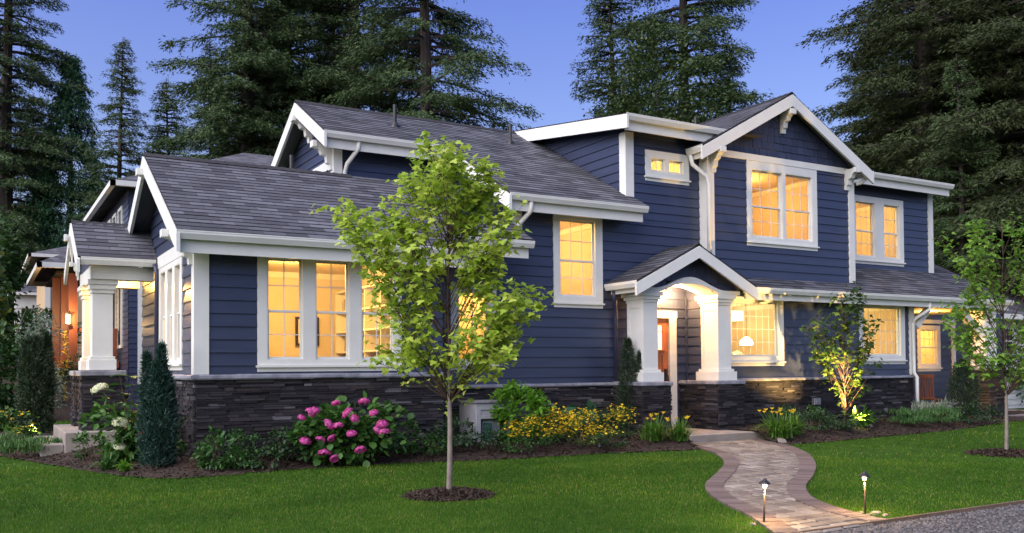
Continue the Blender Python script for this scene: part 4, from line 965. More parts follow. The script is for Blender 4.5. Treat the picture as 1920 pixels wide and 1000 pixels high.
# ---------------------------------------------------------------- conifers of the wood
def conifer_mesh(h, seed, r0=.32, crown0=.12, width=.17, n_whorl=None, dens=1., droop=.30, spray=.25, kind='fir', gaps=.25):
    global rng
    keep = rng; rng = np.random.default_rng(seed)
    tr = MB(); lean = rng.normal(0, .008, 2); zz = np.linspace(-.5, h, 12)
    tr.tube([(lean[0]*z+.06*math.sin(z*.4), lean[1]*z+.06*math.cos(z*.3), z) for z in zz], [max(.015, r0*(1-z/h)**.8) if z > 0 else r0*1.25 for z in zz], 9)
    P, D, S = [], [], []
    z = h*crown0
    while z < h*.985:
        t = (z-h*crown0)/(h*(1-crown0)); prof = (1-t)**.75*(.55+.45*min(1, t*3.5+.2)); R = h*width*1.12*prof+.25
        nb = rng.integers(5, 8)
        for _ in range(nb):
            if rng.random() < gaps*.35: continue
            az = rng.uniform(0, 2*np.pi); L = R*rng.choice([rng.uniform(.45, .8), rng.uniform(.8, 1.12)]); up = .35-.35*(1-t)-rng.uniform(0, .15); dr = droop*rng.uniform(.6, 1.3)
            s = np.linspace(0, 1, 7); rad = s*L; zc = z+up*rad-dr*L*s**2+.20*L*dr*s**4*1.8
            bx, by = np.cos(az+.25*rng.normal()*s*0), np.sin(az); pts = np.stack([lean[0]*z+rad*np.cos(az), lean[1]*z+rad*np.sin(az), zc], -1)
            tr.tube([tuple(p) for p in pts], list(np.linspace(.05+.01*L, .008, 7)), 4)
            # twigs along the limb
            nt_ = max(6, int(L/.095*dens)); tt = rng.uniform(.12, 1.0, nt_)**.8; base = np.stack([np.interp(tt, s, pts[:, k]) for k in range(3)], -1)
            side = rng.choice([-1, 1], nt_)*rng.uniform(.35, 1.25, nt_); tl = (.16+.34*(1-tt))*L*rng.uniform(.5, 1.1, nt_)*.8+.18
            for b, sd_, l in zip(base, side, tl):
                m_ = max(3, int(l/.052*dens)); q = (np.arange(m_)+rng.uniform(.2, .9, m_))/m_; a2 = az+sd_
                P.append(np.stack([b[0]+np.cos(a2)*l*q, b[1]+np.sin(a2)*l*q, b[2]-.34*l*q**1.5+rng.normal(0, .09, m_)], -1))
                aa = a2+rng.normal(0, .55, m_); D.append(np.stack([np.cos(aa), np.sin(aa), .15-rng.uniform(0, 1.3, m_)], -1)); S.append(spray*rng.uniform(.6, 1.2, m_)*(.8+.2*(1-t)))
        z += rng.uniform(.26, .50)*(1 if t < .8 else .6)*(h/24)**.3
    # leader tip
    k = 26; q = rng.uniform(.93, 1.0, k); P.append(np.stack([lean[0]*h+0*q, lean[1]*h+0*q, h*q], -1)); a = rng.uniform(0, 6.3, k); D.append(np.stack([np.cos(a), np.sin(a), .5+0*a], -1)); S.append(np.full(k, spray*.7))
    P, D, S = np.concatenate(P), np.concatenate(D), np.concatenate(S)
    V, F = scatter(*SPRAY, P, D, S, rng.uniform(-1.3, 1.3, len(P)), S*.8)
    rng = keep; return tr, V, F
def cedar_mesh(h, seed, width=.17, **_):
    """smooth dense cone of hanging flat sprays in overlapping plumes"""
    global rng
    keep = rng; rng = np.random.default_rng(seed); tr = MB(); tr.tube([(0, 0, -.5), (0, 0, h*.5), (0, 0, h*.97)], [.34, .2, .02], 8); P, D = [], []
    for k in range(620):
        t = rng.uniform(0, .985)**.85; z = h*(.02+.96*t); R = h*width*(1-t)**.85+.12; a = rng.uniform(0, 6.283); r = R*rng.uniform(.72, 1.06); c = np.array([r*np.cos(a), r*np.sin(a), z]); n = int(40+70*(1-t)); L = .35+.75*(1-t)
        q = rng.uniform(0, 1, n); o = rng.normal(0, .20+.16*(1-t), (n, 3)); dr = np.array([np.cos(a)*.55, np.sin(a)*.55, -.75]); P.append(c+dr*(q-.35)[:, None]*L+o*np.array([1, 1, .7])); D.append(dr+rng.normal(0, .35, (n, 3)))
    P, D = np.concatenate(P), np.concatenate(D); V, F = scatter(*SPRAY, P, D, .30*rng.uniform(.6, 1.2, len(P)), rng.uniform(-1, 1, len(P))); rng = keep; return tr, V, F
CON = {}
def conifer(key, name, label, cat, x, y, rz=0., s=1., group=None, **kw):
    t = thing(name, label, cat, (x, y, bedz(x, y)-.1), group); t.rotation_euler = (0, 0, rz); t.scale = (s, s, s)
    if key not in CON:
        mt = kw.pop('mat', 'fir'); tr, V, F = (cedar_mesh if mt == 'cedar' else conifer_mesh)(**kw); a = tr.build('trunk', M['bark'], t); b = nmesh('crown', V, F, M[mt], t); CON[key] = (a, b)
    else:
        for src in CON[key]: c = src.copy(); link(c, t)
    return t
def polar(px, d):
    """metres from the garden gate: bearing given as sideways tangent, distance along the view"""
    lat = px*d; return d*math.sin(YAW)+lat*math.cos(YAW), d*math.cos(YAW)-lat*math.sin(YAW)
TREES = '''
fA|.fir|-.558|60|0|1.28|towering dark fir with an open ragged crown at the west edge of the wood
cB|.cedar|-.487|62|0|1.0|dense pointed cedar with smooth green sprays beside the ragged fir
fC|.fir|-.440|56|1|.93|slim sharp topped fir standing alone against the sky between the cedar and the tall grove
fD|.fir|-.381|58|2|1.0|small pointed fir just outside the tall grove
fE|.fir|-.290|44|.5|1.05|widest dark fir of the grove behind the wing roof, with long low boughs
fA|.fir|-.245|46|2.2|1.12|tall fir in the middle of the grove with its bare trunk showing above the ridge
fE|.fir|-.172|44|4|1.06|fir with a straight bare trunk rising right behind the main ridge
fF|.fir|-.092|40|1|1.04|fir at the east side of the grove reaching long arms over the ridge vent pipes
fC|.fir|.120|50|2.6|1.16|narrow fir at the west of the pair above the shed dormer
fF|.fir|.190|48|3.4|1.15|broad fir at the east of the pair above the shed dormer
fC|.fir|.248|54|4.4|.93|smaller open fir beside the street gable peak
fE|.brown|.452|34|1.2|1.0|huge brownish fir with a thick trunk towering over the upper east block
fA|.brown|.520|36|3.1|1.0|great shaggy fir filling the sky at the east end of the house
fF|.brown|.585|31|5.2|1.0|shaggy fir hanging over the white garage
'''
FIRKW = {'fA': dict(h=31, seed=11, r0=.42, crown0=.10, width=.145, gaps=.2, droop=.34), 'cB': dict(h=21.6, seed=12, r0=.3, crown0=.02, width=.17, gaps=.0, droop=.42, dens=1.25, spray=.30, mat='cedar'),
         'fC': dict(h=22, seed=13, r0=.3, crown0=.08, width=.15, gaps=.3, droop=.26), 'fD': dict(h=19, seed=14, r0=.28, crown0=.06, width=.17, gaps=.2, droop=.28),
         'fE': dict(h=30, seed=15, r0=.5, crown0=.10, width=.155, gaps=.3, droop=.30), 'fF': dict(h=27, seed=16, r0=.44, crown0=.14, width=.19, gaps=.35, droop=.36)}
for ln in TREES.strip().splitlines():
    key, mt, px_, d, rz, s, lab = ln.split('|'); kw = dict(FIRKW[key])
    if mt == '.brown': key += 'b'; kw['mat'] = 'fir_b'
    x, y = polar(float(px_), float(d)); conifer(key, 'cedar_tree' if mt == '.cedar' else 'fir_tree', lab, 'tree', x, y, float(rz), float(s), group='conifers of the wood behind the house', **kw)
fill = [(-.62, 66, 'fD', 1.2), (-.53, 70, 'fD', 1.1), (-.51, 74, 'fC', .8), (-.46, 72, 'fD', .8), (-.415, 66, 'fD', .62), (-.40, 62, 'fD', .5), (-.35, 56, 'fD', .62), (-.585, 72, 'fD', .95), (-.545, 66, 'fD', .62), (-.44, 66, 'fD', .6), (-.33, 62, 'fE', .8), (-.27, 60, 'fF', .95), (-.20, 58, 'fE', .95), (-.135, 60, 'fF', .75), (-.12, 55, 'fD', .75), (-.05, 66, 'fD', .62), (.075, 62, 'fD', .5),
        (.40, 46, 'fF', .72), (.43, 48, 'fE', .9), (.485, 46, 'fF', 1.0), (.50, 30, 'fD', .62), (.55, 42, 'fE', 1.0), (.60, 40, 'fA', 1.0), (.64, 34, 'fE', .9), (.47, 40, 'fD', .8), (.43, 33, 'fD', .42)]
for k, (a, d, key, s) in enumerate(fill):
    x, y = polar(a, d); conifer(key, 'fir_tree', 'dark fir in the thick of the wood behind the taller trees', 'tree', x, y, k*1.7, s, group='firs filling the wood', **FIRKW[key])

def broad_tree(name, label, x, y, h, R, seed, mat='broad', n=9000, size=.16, trunk=.18, k=34):
    global rng
    keep = rng; rng = np.random.default_rng(seed); t = thing(name, label, 'tree', (x, y, bedz(x, y)-.05)); tr = MB()
    tr.tube([(0, 0, -.3), (.05, .02, h*.3), (-.05, .05, h*.55), (0, 0, h*.9)], [trunk, trunk*.8, trunk*.5, .02], 8)
    for j in range(14):
        a = rng.uniform(0, 6.28); z = h*rng.uniform(.25, .7); L = R*rng.uniform(.5, .95); tr.tube([(0, 0, z), (L*.5*math.cos(a), L*.5*math.sin(a), z+L*.35), (L*math.cos(a), L*math.sin(a), z+L*.6)], [trunk*.35, trunk*.2, .01], 5)
    tr.build('trunk', M['bark'], t)
    P, N = clumpy((0, 0, h*.60), (R, R, h*.42), n, k, .30); D = N+rng.normal(0, .5, P.shape)+np.array([0, 0, -.35])
    V, F = scatter(*ROUND, P, D, size*rng.uniform(.6, 1.3, n), rng.uniform(-1, 1, n)); nmesh('crown', V, F, M[mat], t); rng = keep; return t
x, y = polar(.163, 38); broad_tree('broadleaf_tree', 'rounded green broadleaf tree behind the shed dormer roof', x, y, 14.8, 2.7, 21, n=42000, size=.13, k=70, mat='broad_d')
x, y = polar(.215, 39); broad_tree('broadleaf_tree', 'lower green broadleaf tree behind the dormer gutter beside the vent pipe', x, y, 12.6, 2.3, 22, n=30000, size=.13, k=60, mat='broad_d')
x, y = polar(.09, 42); broad_tree('broadleaf_tree', 'low dark broadleaf tree peeping over the west end of the dormer roof', x, y, 11.0, 2.0, 23, n=7000, size=.18)
x, y = polar(-.235, 40); broad_tree('broadleaf_tree', 'bushy green tree between the wing ridge and the grove', x, y, 10.2, 2.3, 24, n=9000, size=.18)
x, y = polar(-.345, 44); broad_tree('broadleaf_tree', 'bushy green tree behind the wing gable peak', x, y, 9.6, 2.6, 25, n=9000, size=.18)

# ---------------------------------------------------------------- young garden trees
RX, RY = math.cos(YAW), -math.sin(YAW); FX, FY = math.sin(YAW), math.cos(YAW)
def young_tree(name, label, x, y, z0, top, tips, leafn, size, mat, seed, trunk=.032, bark='bark_grey', fork=.95, dep=.55, lean=0., sep=.22, extra=0):
    """trunk with rising limbs to the given tips (sideways, depth, height in metres), twigs with drooping leaves"""
    global rng
    keep = rng; rng = np.random.default_rng(seed); t = thing(name, label, 'tree', (x, y, z0)); tr = MB()
    cx = lambda z: lean*z+.012*math.sin(z*2.3); zt = np.linspace(-.06, fork*1.35, 9)
    tr.tube([(RX*cx(z), RY*cx(z), z) for z in zt], [trunk*(1.25 if z < 0 else 1-.42*z/(fork*1.35)) for z in zt], 10)
    tw = MB(); P, D = [], []; zl = np.linspace(fork*1.33, top, 9); tw.tube([(RX*cx(z)+rng.normal(0, .012), RY*cx(z)+rng.normal(0, .012), z) for z in zl], list(np.linspace(trunk*.55, .003, 9)), 7)
    tips = list(tips)+[(l+rng.normal(0, .12), d*rng.uniform(-.9, .9)+rng.normal(0, .18), z+rng.normal(0, .12)) for l, d, z in tips for _ in range(extra)]
    for (l, d, z) in tips:
        z = min(z, top+.12); tip = np.array([RX*l+FX*d, RY*l+FY*d, z]); rad = math.hypot(l, d); zb = np.clip(z-rad*rng.uniform(1.0, 1.9)-.15, fork, top*.90); b = np.array([RX*cx(zb), RY*cx(zb), zb])
        q = np.linspace(0, 1, 6)[:, None]; arc = b+(tip-b)*q+np.array([0, 0, 1])*(q*(1-q))*rad*.18+rng.normal(0, .012, (6, 3))*q
        tw.tube([tuple(p) for p in arc], list(np.linspace(max(.005, trunk*.26*min(1, rad+.3)), .0018, 6)), 5)
        L = np.linalg.norm(tip-b); ns = max(4, int(L/.075))
        for j in range(ns):
            s = rng.uniform(.30, 1.0)**.75 if j else 1.0; o = np.array([np.interp(s, q[:, 0], arc[:, k]) for k in range(3)]); dr = ball(1)[0]*.8+(tip-b)/max(L, .1)*.7+np.array([0, 0, .15]); dr /= np.linalg.norm(dr); ll = rng.uniform(.10, .30)*(1.15-.5*s)
            if j: tw.tube([tuple(o), tuple(o+dr*ll*.5+[0, 0, .01]), tuple(o+dr*ll)], [.003, .002, .0012], 3)
            m_ = rng.integers(5, 11)
            for k2 in range(m_):
                P.append(o+dr*ll*rng.uniform(.25, 1.1)+rng.normal(0, sep*.16, 3)); a = rng.uniform(0, 6.28); D.append([math.cos(a), math.sin(a), rng.uniform(-1.0, .05)])
    P, D = np.array(P), np.array(D)
    if len(P) > leafn: k = rng.permutation(len(P))[:leafn]; P, D = P[k], D[k]
    V, F = scatter(*MAPLE, P, D, size*rng.uniform(.55, 1.15, len(P)), rng.uniform(-.7, .7, len(P)))
    tr.build('trunk', M[bark], t, smooth=True); tw.build('branches', M['twig'], t, smooth=True); nmesh('crown', V, F, M[mat], t); rng = keep; return t
r9 = np.random.default_rng(99)
tipsA = [(-.22, 3.70), (-.30, 3.50), (-1.14, 2.96), (-.95, 2.98), (-.72, 2.98), (-.45, 3.20), (.12, 3.36), (.42, 3.28), (.52, 3.40), (.30, 3.08), (-.75, 2.62), (.52, 2.70), (.62, 2.55), (-.55, 2.38), (.98, 1.98), (.84, 2.14), (.72, 2.04), (-.64, 2.08), (.78, 1.72), (.62, 1.50), (-.45, 1.70), (-.70, 1.56), (-.28, 1.36), (.30, 1.32), (.10, 1.18), (-.22, 2.06), (.10, 2.68), (-.12, 3.08), (.22, 2.30), (-.44, 2.68), (.0, 3.35), (.40, 1.9), (-.25, 1.75), (.15, 1.65), (.45, 1.65), (-.1, 2.4), (-.5, 1.95), (.6, 2.3), (.2, 2.9), (-.28, 2.85), (-.05, 1.45), (.35, 2.6), (.35, 3.2), (.15, 3.5), (.45, 3.0), (-.35, 3.3), (-.5, 3.08), (-.2, 3.45), (.55, 3.2), (.3, 3.42), (-.1, 3.25), (.05, 3.0), (-.62, 2.85), (.58, 2.9), (-.8, 2.8), (.1, 3.58), (-.12, 3.6)]
tipsA = [(l*.96, r9.uniform(-.62, .62)*(1-.35*abs(l)), z) for l, z in tipsA]
young_tree('young_maple', 'young maple with bright lime green leaves standing in the lawn before the triple window', 4.23, 8.54, G, 3.55, tipsA, 6200, .082, 'maple', 31, trunk=.032, fork=.98, extra=1)
tipsB = [(-.86, 3.30), (-.55, 3.42), (.1, 3.5), (.45, 3.2), (-.95, 2.75), (-.75, 3.05), (-.4, 3.1), (.3, 2.9), (.8, 2.7), (-1.0, 2.35), (-.7, 2.5), (-.3, 2.7), (.15, 2.4), (.6, 2.3), (1.0, 2.4), (-.85, 1.95), (-.6, 2.1), (-.2, 2.2), (.4, 2.0), (.9, 1.9), (-.75, 1.6), (-.45, 1.7), (0, 1.8), (.5, 1.6), (.85, 1.5), (-.55, 1.35), (-.2, 1.4), (.25, 1.35), (.6, 1.25), (-.1, 1.1), (-.9, 2.15), (.7, 3.0), (-.15, 3.2), (1.2, 2.9), (1.25, 2.2)]
tipsB = [(l*(.74 if l < 0 else 1), r9.uniform(-.6, .6), z) for l, z in tipsB]
young_tree('young_maple', 'slender green maple on the east lawn in front of the covered porch', 13.09, 7.92, G, 3.5, tipsB, 3000, .080, 'maple_g', 32, trunk=.030, fork=.85, extra=1)
tipsC = [(.30, 2.72), (.18, 2.70), (-.12, 2.50), (.36, 2.42), (.05, 2.30), (-.05, 2.15), (.32, 2.10), (-.68, 1.92), (-.50, 1.88), (-.35, 1.84), (.52, 2.05), (.40, 1.92), (-.05, 1.80), (-.28, 1.60), (.38, 1.55), (-.62, 1.48), (-.42, 1.42), (.50, 1.68), (.15, 1.60), (.05, 1.35), (.42, 1.30), (-.22, 1.18), (.25, 1.05), (-.08, .95), (.34, .85), (.1, .72), (-.15, .78), (.12, 1.95), (.22, 2.5)]
tipsC = [(l, r9.uniform(-.28, .35), z) for l, z in tipsC]
young_tree('vine_maple', 'small vine maple lit from below against the lower wall between the two street windows', 14.75, 12.2, -.03, 2.55, tipsC, 1250, .095, 'vine', 33, trunk=.028, bark='bark', fork=.30, lean=.0, extra=1)
# ---------------------------------------------------------------- shrubs and flowers
def shrub(name, label, x, y, top, w, n, size, mat, cat='shrub', seed=0, tmpl=LEAF, k=16, depth=None, droop=-.1, group=None, spread=.34, stems=7, lowcut=.04, z=None, D0=None):
    global rng
    keep = rng; rng = np.random.default_rng(seed+500); z = bedz(x, y) if z is None else z; t = thing(name, label, cat, (x, y, z), group); h = top-z; d = depth or w
    P, N = clumpy((0, 0, h*.50), (w*.5, d*.5, h*.50), n, k, spread, lowcut); r = np.hypot(P[:, 0]/(w*.5), P[:, 1]/(d*.5))
    P[:, 2] = np.minimum(P[:, 2], h*(1.04-.25*np.clip(r, 0, 1.3)**2)+rng.uniform(-.02, .02, n))
    D = N*.8+rng.normal(0, .55, P.shape)+np.array([0, 0, droop]) if D0 is None else rng.normal(0, .3, P.shape)+np.array(D0)
    V, F = scatter(*tmpl, P, D, size*rng.uniform(.55, 1.2, n), rng.uniform(-.8, .8, n)); nmesh('foliage', V, F, M[mat], t)
    sb = MB()
    for j in range(stems):
        q = P[rng.integers(0, n)]*np.array([.75, .75, .85]); b = rng.normal(0, .03, 2); sb.tube([(b[0], b[1], -.05), (q[0]*.5+b[0], q[1]*.5+b[1], q[2]*.55), tuple(q)], [.009, .006, .003], 4)
    if stems: sb.build('stem', M['twig'], t)
    t['_h'] = h; rng = keep; return t, P, h
def yew(name, label, x, y, top, w, mat='yew', seed=0, n=7000, size=.055, cols=((0, 0, 1., 1.),), cat='shrub', taper=.55):
    global rng
    keep = rng; rng = np.random.default_rng(seed+700); z = bedz(x, y); t = thing(name, label, cat, (x, y, z)); h = top-z; L = []; sb = MB()
    for (ox, oy, fh, fw) in cols:
        m_ = int(n*fh*fw); hh = h*fh; q = rng.uniform(0.0, 1, m_)**.85
        R = w*.5*fw*np.where(q < .35, .80+.2*q/.35, 1-(1-taper*.35)*((q-.35)/.65)**2.4*.98)
        # upright plumes: radius modulated by a lobed pattern
        a = rng.uniform(0, 2*np.pi, m_); lob = 1+.16*np.sin(3*a+9*q+rng.uniform(0, 6))+.14*np.sin(7*a-16*q)+.11*np.sin(27*q+4*a); rr = R*lob*np.sqrt(rng.uniform(.12, 1.0, m_))
        P = np.stack([ox+rr*np.cos(a), oy+rr*np.sin(a), .03+hh*q], -1); D = np.stack([np.cos(a)*.6, np.sin(a)*.6, .75+0*a], -1)+rng.normal(0, .45, (m_, 3)); L.append(scatter(*NEEDLE, P, D, size*rng.uniform(.7, 1.4, m_), rng.uniform(-3, 3, m_), SX=size*rng.uniform(.8, 1.5, m_)))
        k = 40; qq = rng.uniform(.90, 1.04, k); L.append(scatter(*NEEDLE, np.stack([ox+rng.normal(0, .02, k)*w/.4, oy+rng.normal(0, .02, k)*w/.4, hh*qq], -1), np.array([[0, 0, 1.]])+rng.normal(0, .3, (k, 3)), np.full(k, size*1.2), rng.uniform(-3, 3, k)))
        sb.tube([(ox*.4, oy*.4, -.05), (ox, oy, hh*.5), (ox, oy, hh*.9)], [.022, .015, .006], 6)
    V, F = join(L); nmesh('foliage', V, F, M[mat], t); sb.build('stem', M['bark'], t); rng = keep; return t
def blades(name, label, x, y, top, w, n, mat='blade', seed=0, bw=.010, cat='plant', lx=0, ly=0):
    global rng
    keep = rng; rng = np.random.default_rng(seed+900); z = bedz(x, y); t = thing(name, label, cat, (x, y, z)); h = top-z; V, F = [], []
    s = np.linspace(0, 1, 6); a = rng.uniform(0, 2*np.pi, n); L = h*1.45*rng.uniform(.6, 1.1, n); out_ = w*.5*rng.uniform(.25, 1.5, n); b0 = rng.normal(0, w*.09, (n, 2)); wid = bw*rng.uniform(.7, 1.3, n)
    for i in range(n):
        r = out_[i]*s**1.3; zz = L[i]*(s-.62*(out_[i]/(w*.5))**.8*s**2.2); c, sn = math.cos(a[i]), math.sin(a[i])
        cx = np.stack([b0[i, 0]+r*c, b0[i, 1]+r*sn, np.maximum(zz, 0)+.005*s], -1); wv = np.array([-sn, c, 0])*wid[i]; tp = (1-s**2.2)[:, None]
        k = 12*i; V.append(np.stack([cx-wv*tp, cx+wv*tp], 1).reshape(-1, 3)); F += [(k+2*j, k+2*j+1, k+2*j+3, k+2*j+2) for j in range(5)]
    nmesh('foliage', np.concatenate(V), np.array(F), M[mat], t); rng = keep; return t, h
DAISY = ([(0, 0, .10)]+[((.5 if k % 2 else .26)*math.cos(k*math.pi/8), (.5 if k % 2 else .26)*math.sin(k*math.pi/8), 0) for k in range(16)], [(0, 1+k, 1+(k+1) % 16) for k in range(16)])
FLORET = ([(0, 0, .02)]+[((.52 if k % 2 else .22)*math.cos(k*math.pi/4), (.52 if k % 2 else .22)*math.sin(k*math.pi/4), -.03 if k % 2 else 0) for k in range(8)], [(0, 1+k, 1+(k+1) % 8) for k in range(8)])
def daisies(t, P, n, size, mat='yellow', name='flowers', zmin=.0, seed=0, up=.9, kind=True):
    global rng
    keep = rng; rng = np.random.default_rng(seed+40); q = P[P[:, 2] > zmin]; q = q[rng.integers(0, len(q), n)]+rng.normal(0, .02, (n, 3))+[0, 0, .03]
    a = rng.uniform(0, 6.28, n); D = np.stack([np.cos(a), np.sin(a), rng.normal(0, .35, n)], -1); V, F = scatter(*DAISY, q, D, size*rng.uniform(.7, 1.2, n), rng.normal(0, .4, n))
    o = nmesh(name, V, F, M[mat], t)
    if kind: o['kind'] = 'stuff'
    rng = keep; return o
def mophead(r, mat, seed, n=120, flat=.8, size=.034):
    rg = np.random.default_rng(seed); d = rg.normal(0, 1, (n, 3)); d /= np.linalg.norm(d, axis=1)[:, None]; d[:, 2] = np.abs(d[:, 2])*1.0-.25*(rg.random(n) < .35)
    P = d*np.array([r, r, r*flat])*rg.uniform(.82, 1.05, (n, 1)); tng = np.cross(d, rg.normal(0, 1, (n, 3))); V, F = scatter(*FLORET, P, tng, np.full(n, size)*rg.uniform(.8, 1.25, n), rg.normal(0, .3, n))
    # make the florets face outward
    Xa = tng/np.linalg.norm(tng, axis=1)[:, None]; Ya = np.cross(d, Xa); Ya /= np.linalg.norm(Ya, axis=1)[:, None]; tv = np.array(FLORET[0]); s = (size*rg.uniform(.8, 1.25, n))[:, None, None]
    V = P[:, None]+s*(tv[None, :, 0:1]*Xa[:, None]+tv[None, :, 1:2]*Ya[:, None]+tv[None, :, 2:3]*d[:, None]); return V.reshape(-1, 3), F
# pink hydrangea
t, P, h = shrub('pink_hydrangea', 'round hydrangea bush covered in bright pink mop heads under the triple window', 4.39, 12.02, .82, 1.32, 1500, .125, 'hyd', seed=1, tmpl=ROUND, k=26, depth=1.0, spread=.30)
HV, HF = mophead(.062, 'pink', 5); first = None
def on_view(l, d, z): return (RX*l+FX*d, RY*l+FY*d, z)
heads = [(-.55, .56), (-.42, .63), (-.36, .66), (-.06, .75), (.10, .62), (.33, .77), (.46, .62), (-.16, .47), (-.03, .45), (-.28, .27), (-.12, .29), (-.50, .25), (.16, .35), (.52, .40), (.60, .36), (.28, .13), (-.08, .02), (-.22, .09), (.58, .47), (.20, .55)]
for k, (l, z) in enumerate(heads):
    o = nmesh('flower_head', HV, HF, M['pink'], t) if first is None else link(first.copy(), t)
    first = first or o; o.location = on_view(l*.95, -.40-.12*math.cos(l*2), z+.10); o.rotation_euler = (.5*math.sin(k*2.1)+.35, .4*math.cos(k*1.7), k); s = 1.0+.5*((k*37) % 10)/10; o.scale = (s, s, s*.8)
# white hydrangea : open leggy bush with cone heads
t, P, h = shrub('white_hydrangea', 'leggy hydrangea with creamy white flower cones beside the porch pier', 1.80, 13.5, .85, .95, 900, .14, 'hyd', seed=2, tmpl=LEAF, k=24, depth=.7, spread=.4, stems=0, droop=-.2)
sb = MB(); LP, LD = [], []
for k, (l, d, z) in enumerate([(-.36, -.1, 1.02), (-.18, .05, 1.22), (.05, -.05, 1.20), (.22, 0, 1.02), (-.05, -.2, .62), (-.02, -.25, .28), (.38, .1, .80)]):
    tip = on_view(l, d, z-.05); sb.tube([(0, 0, 0), (tip[0]*.35, tip[1]*.35, tip[2]*.55), tip], [.009, .007, .004], 5)
    for q in np.linspace(.35, 1, 7):
        for s in (0, math.pi): LP.append(np.array(tip)*[q**1.3, q**1.3, q]); a = k+q*9+s; LD.append([math.cos(a), math.sin(a), -.1])
sb.build('stem', M['twig'], t); LP, LD = np.array(LP), np.array(LD); V, F = scatter(*LEAF, LP, LD, np.full(len(LP), .19)*rng.uniform(.7, 1.1, len(LP)), rng.uniform(-.4, .4, len(LP))); nmesh('upper_leaves', V, F, M['hyd'], t)
CV, CF = mophead(.10, 'ivory', 6, n=170, flat=.75, size=.036); first = None
for l, d, z, s in ((-.36, -.16, .98, 1.0), (-.02, -.30, .52, .95), (.0, -.34, .20, .75), (.55, .1, .30, .6), (.52, -.02, .44, .45)):
    o = nmesh('flower_head', CV, CF, M['ivory'], t) if first is None else link(first.copy(), t); first = first or o; o.location = on_view(l, d, z); o.scale = (s*1.25, s*1.25, s); o.rotation_euler = (.4, .2, l*5)
# yews
yew('columnar_yew', 'blue green columnar yew at the corner of the stone base', 1.97, 12.5, 1.50, .46, seed=1, n=9000, cols=((.03, -.02, .86, .88), (-.10, .07, .93, .42), (.06, -.06, 1.0, .45), (.15, .02, .74, .5)))
yew('columnar_yew', 'dark column shaped yew beside the yellow flower bed west of the porch steps', .88, 18.4, 1.86, .60, mat='yew_d', seed=2, n=11000, size=.06, cols=((0, 0, .96, .9), (.15, .1, 1., .45), (-.16, 0, .92, .5)), taper=.9)
yew('columnar_yew', 'narrow two stemmed yew against the portico pier', 10.02, 13.0, 1.66, .36, seed=3, n=6500, size=.05, mat='yew_d', cols=((0, 0, 1., .95), (.20, -.10, .86, .5)))
yew('conical_yew', 'dark green conical evergreen in front of the covered porch', 19.3, 12.65, 1.27, .66, mat='yew_d', seed=4, n=8000, size=.06, taper=.3)
# bright and low shrubs along the wall
shrub('choisya_shrub', 'bright lime green upright shrub beside the grey vent box', 7.40, 12.45, .92, .82, 1100, .115, 'shrub_b', seed=5, k=26, spread=.26, droop=.1)
shrub('low_shrub', 'leafy green shrub at the corner of the stone base', 2.66, 12.05, .34, .56, 520, .075, 'shrub', seed=6)
shrub('low_shrub', 'small rounded shrub with yellow green tips under the wing wall', 3.02, 12.3, .40, .52, 900, .038, 'shrub', seed=7, k=20)
shrub('low_shrub', 'sprawling dark shrub just west of the pink hydrangea', 3.52, 12.15, .40, .56, 480, .07, 'shrub_d', seed=8, tmpl=LEAF)
shrub('low_shrub', 'thin small shrub just east of the pink hydrangea', 5.38, 12.15, .46, .36, 360, .065, 'shrub', seed=9)
shrub('low_shrub', 'dark rounded shrub behind the trunk of the lime green maple', 6.14, 12.2, .46, .62, 900, .06, 'shrub_d', seed=10, k=22)
shrub('upright_seedling', 'thin upright seedling in front of the wing corner', 2.70, 12.42, .52, .16, 60, .07, 'shrub', seed=21, k=6)
shrub('upright_seedling', 'pale tipped seedling between two low shrubs under the triple window', 3.62, 12.42, .44, .3, 110, .06, 'lav', seed=22, k=8)
t = shrub('hosta_plant', 'blue green hosta in front of the stone base behind the yellow flowers', 8.87, 12.85, .42, .95, 70, .26, 'hosta', cat='plant', seed=11, tmpl=ROUND, k=14, stems=0, D0=(0, -.6, .5))[0]
for k, (x, y, top, w, nl, nf, lab) in enumerate([(7.35, 11.95, .44, .95, 2200, 190, 'yellow coreopsis mound beside the lime green shrub'), (8.18, 11.85, .50, 1.05, 2600, 300, 'largest yellow coreopsis mound in the middle of the flower bed'), (9.10, 12.1, .54, .65, 1300, 120, 'taller yellow coreopsis mound nearest the portico pier'), (7.95, 12.25, .56, .8, 1300, 130, 'yellow coreopsis mound at the back of the flower bed')]):
    t, P, h = shrub('coreopsis_mound', lab, x, y, top, w, nl, .05, 'shrub', cat='flower', seed=30+k, tmpl=NEEDLE, k=24, spread=.3, droop=.4, stems=5); daisies(t, P, int(nf*1.6), .050, zmin=h*.35, seed=k)
shrub('low_shrub', 'short dark mound at the edge of the coreopsis bed', 8.55, 11.6, .16, .55, 700, .04, 'shrub_d', seed=36)
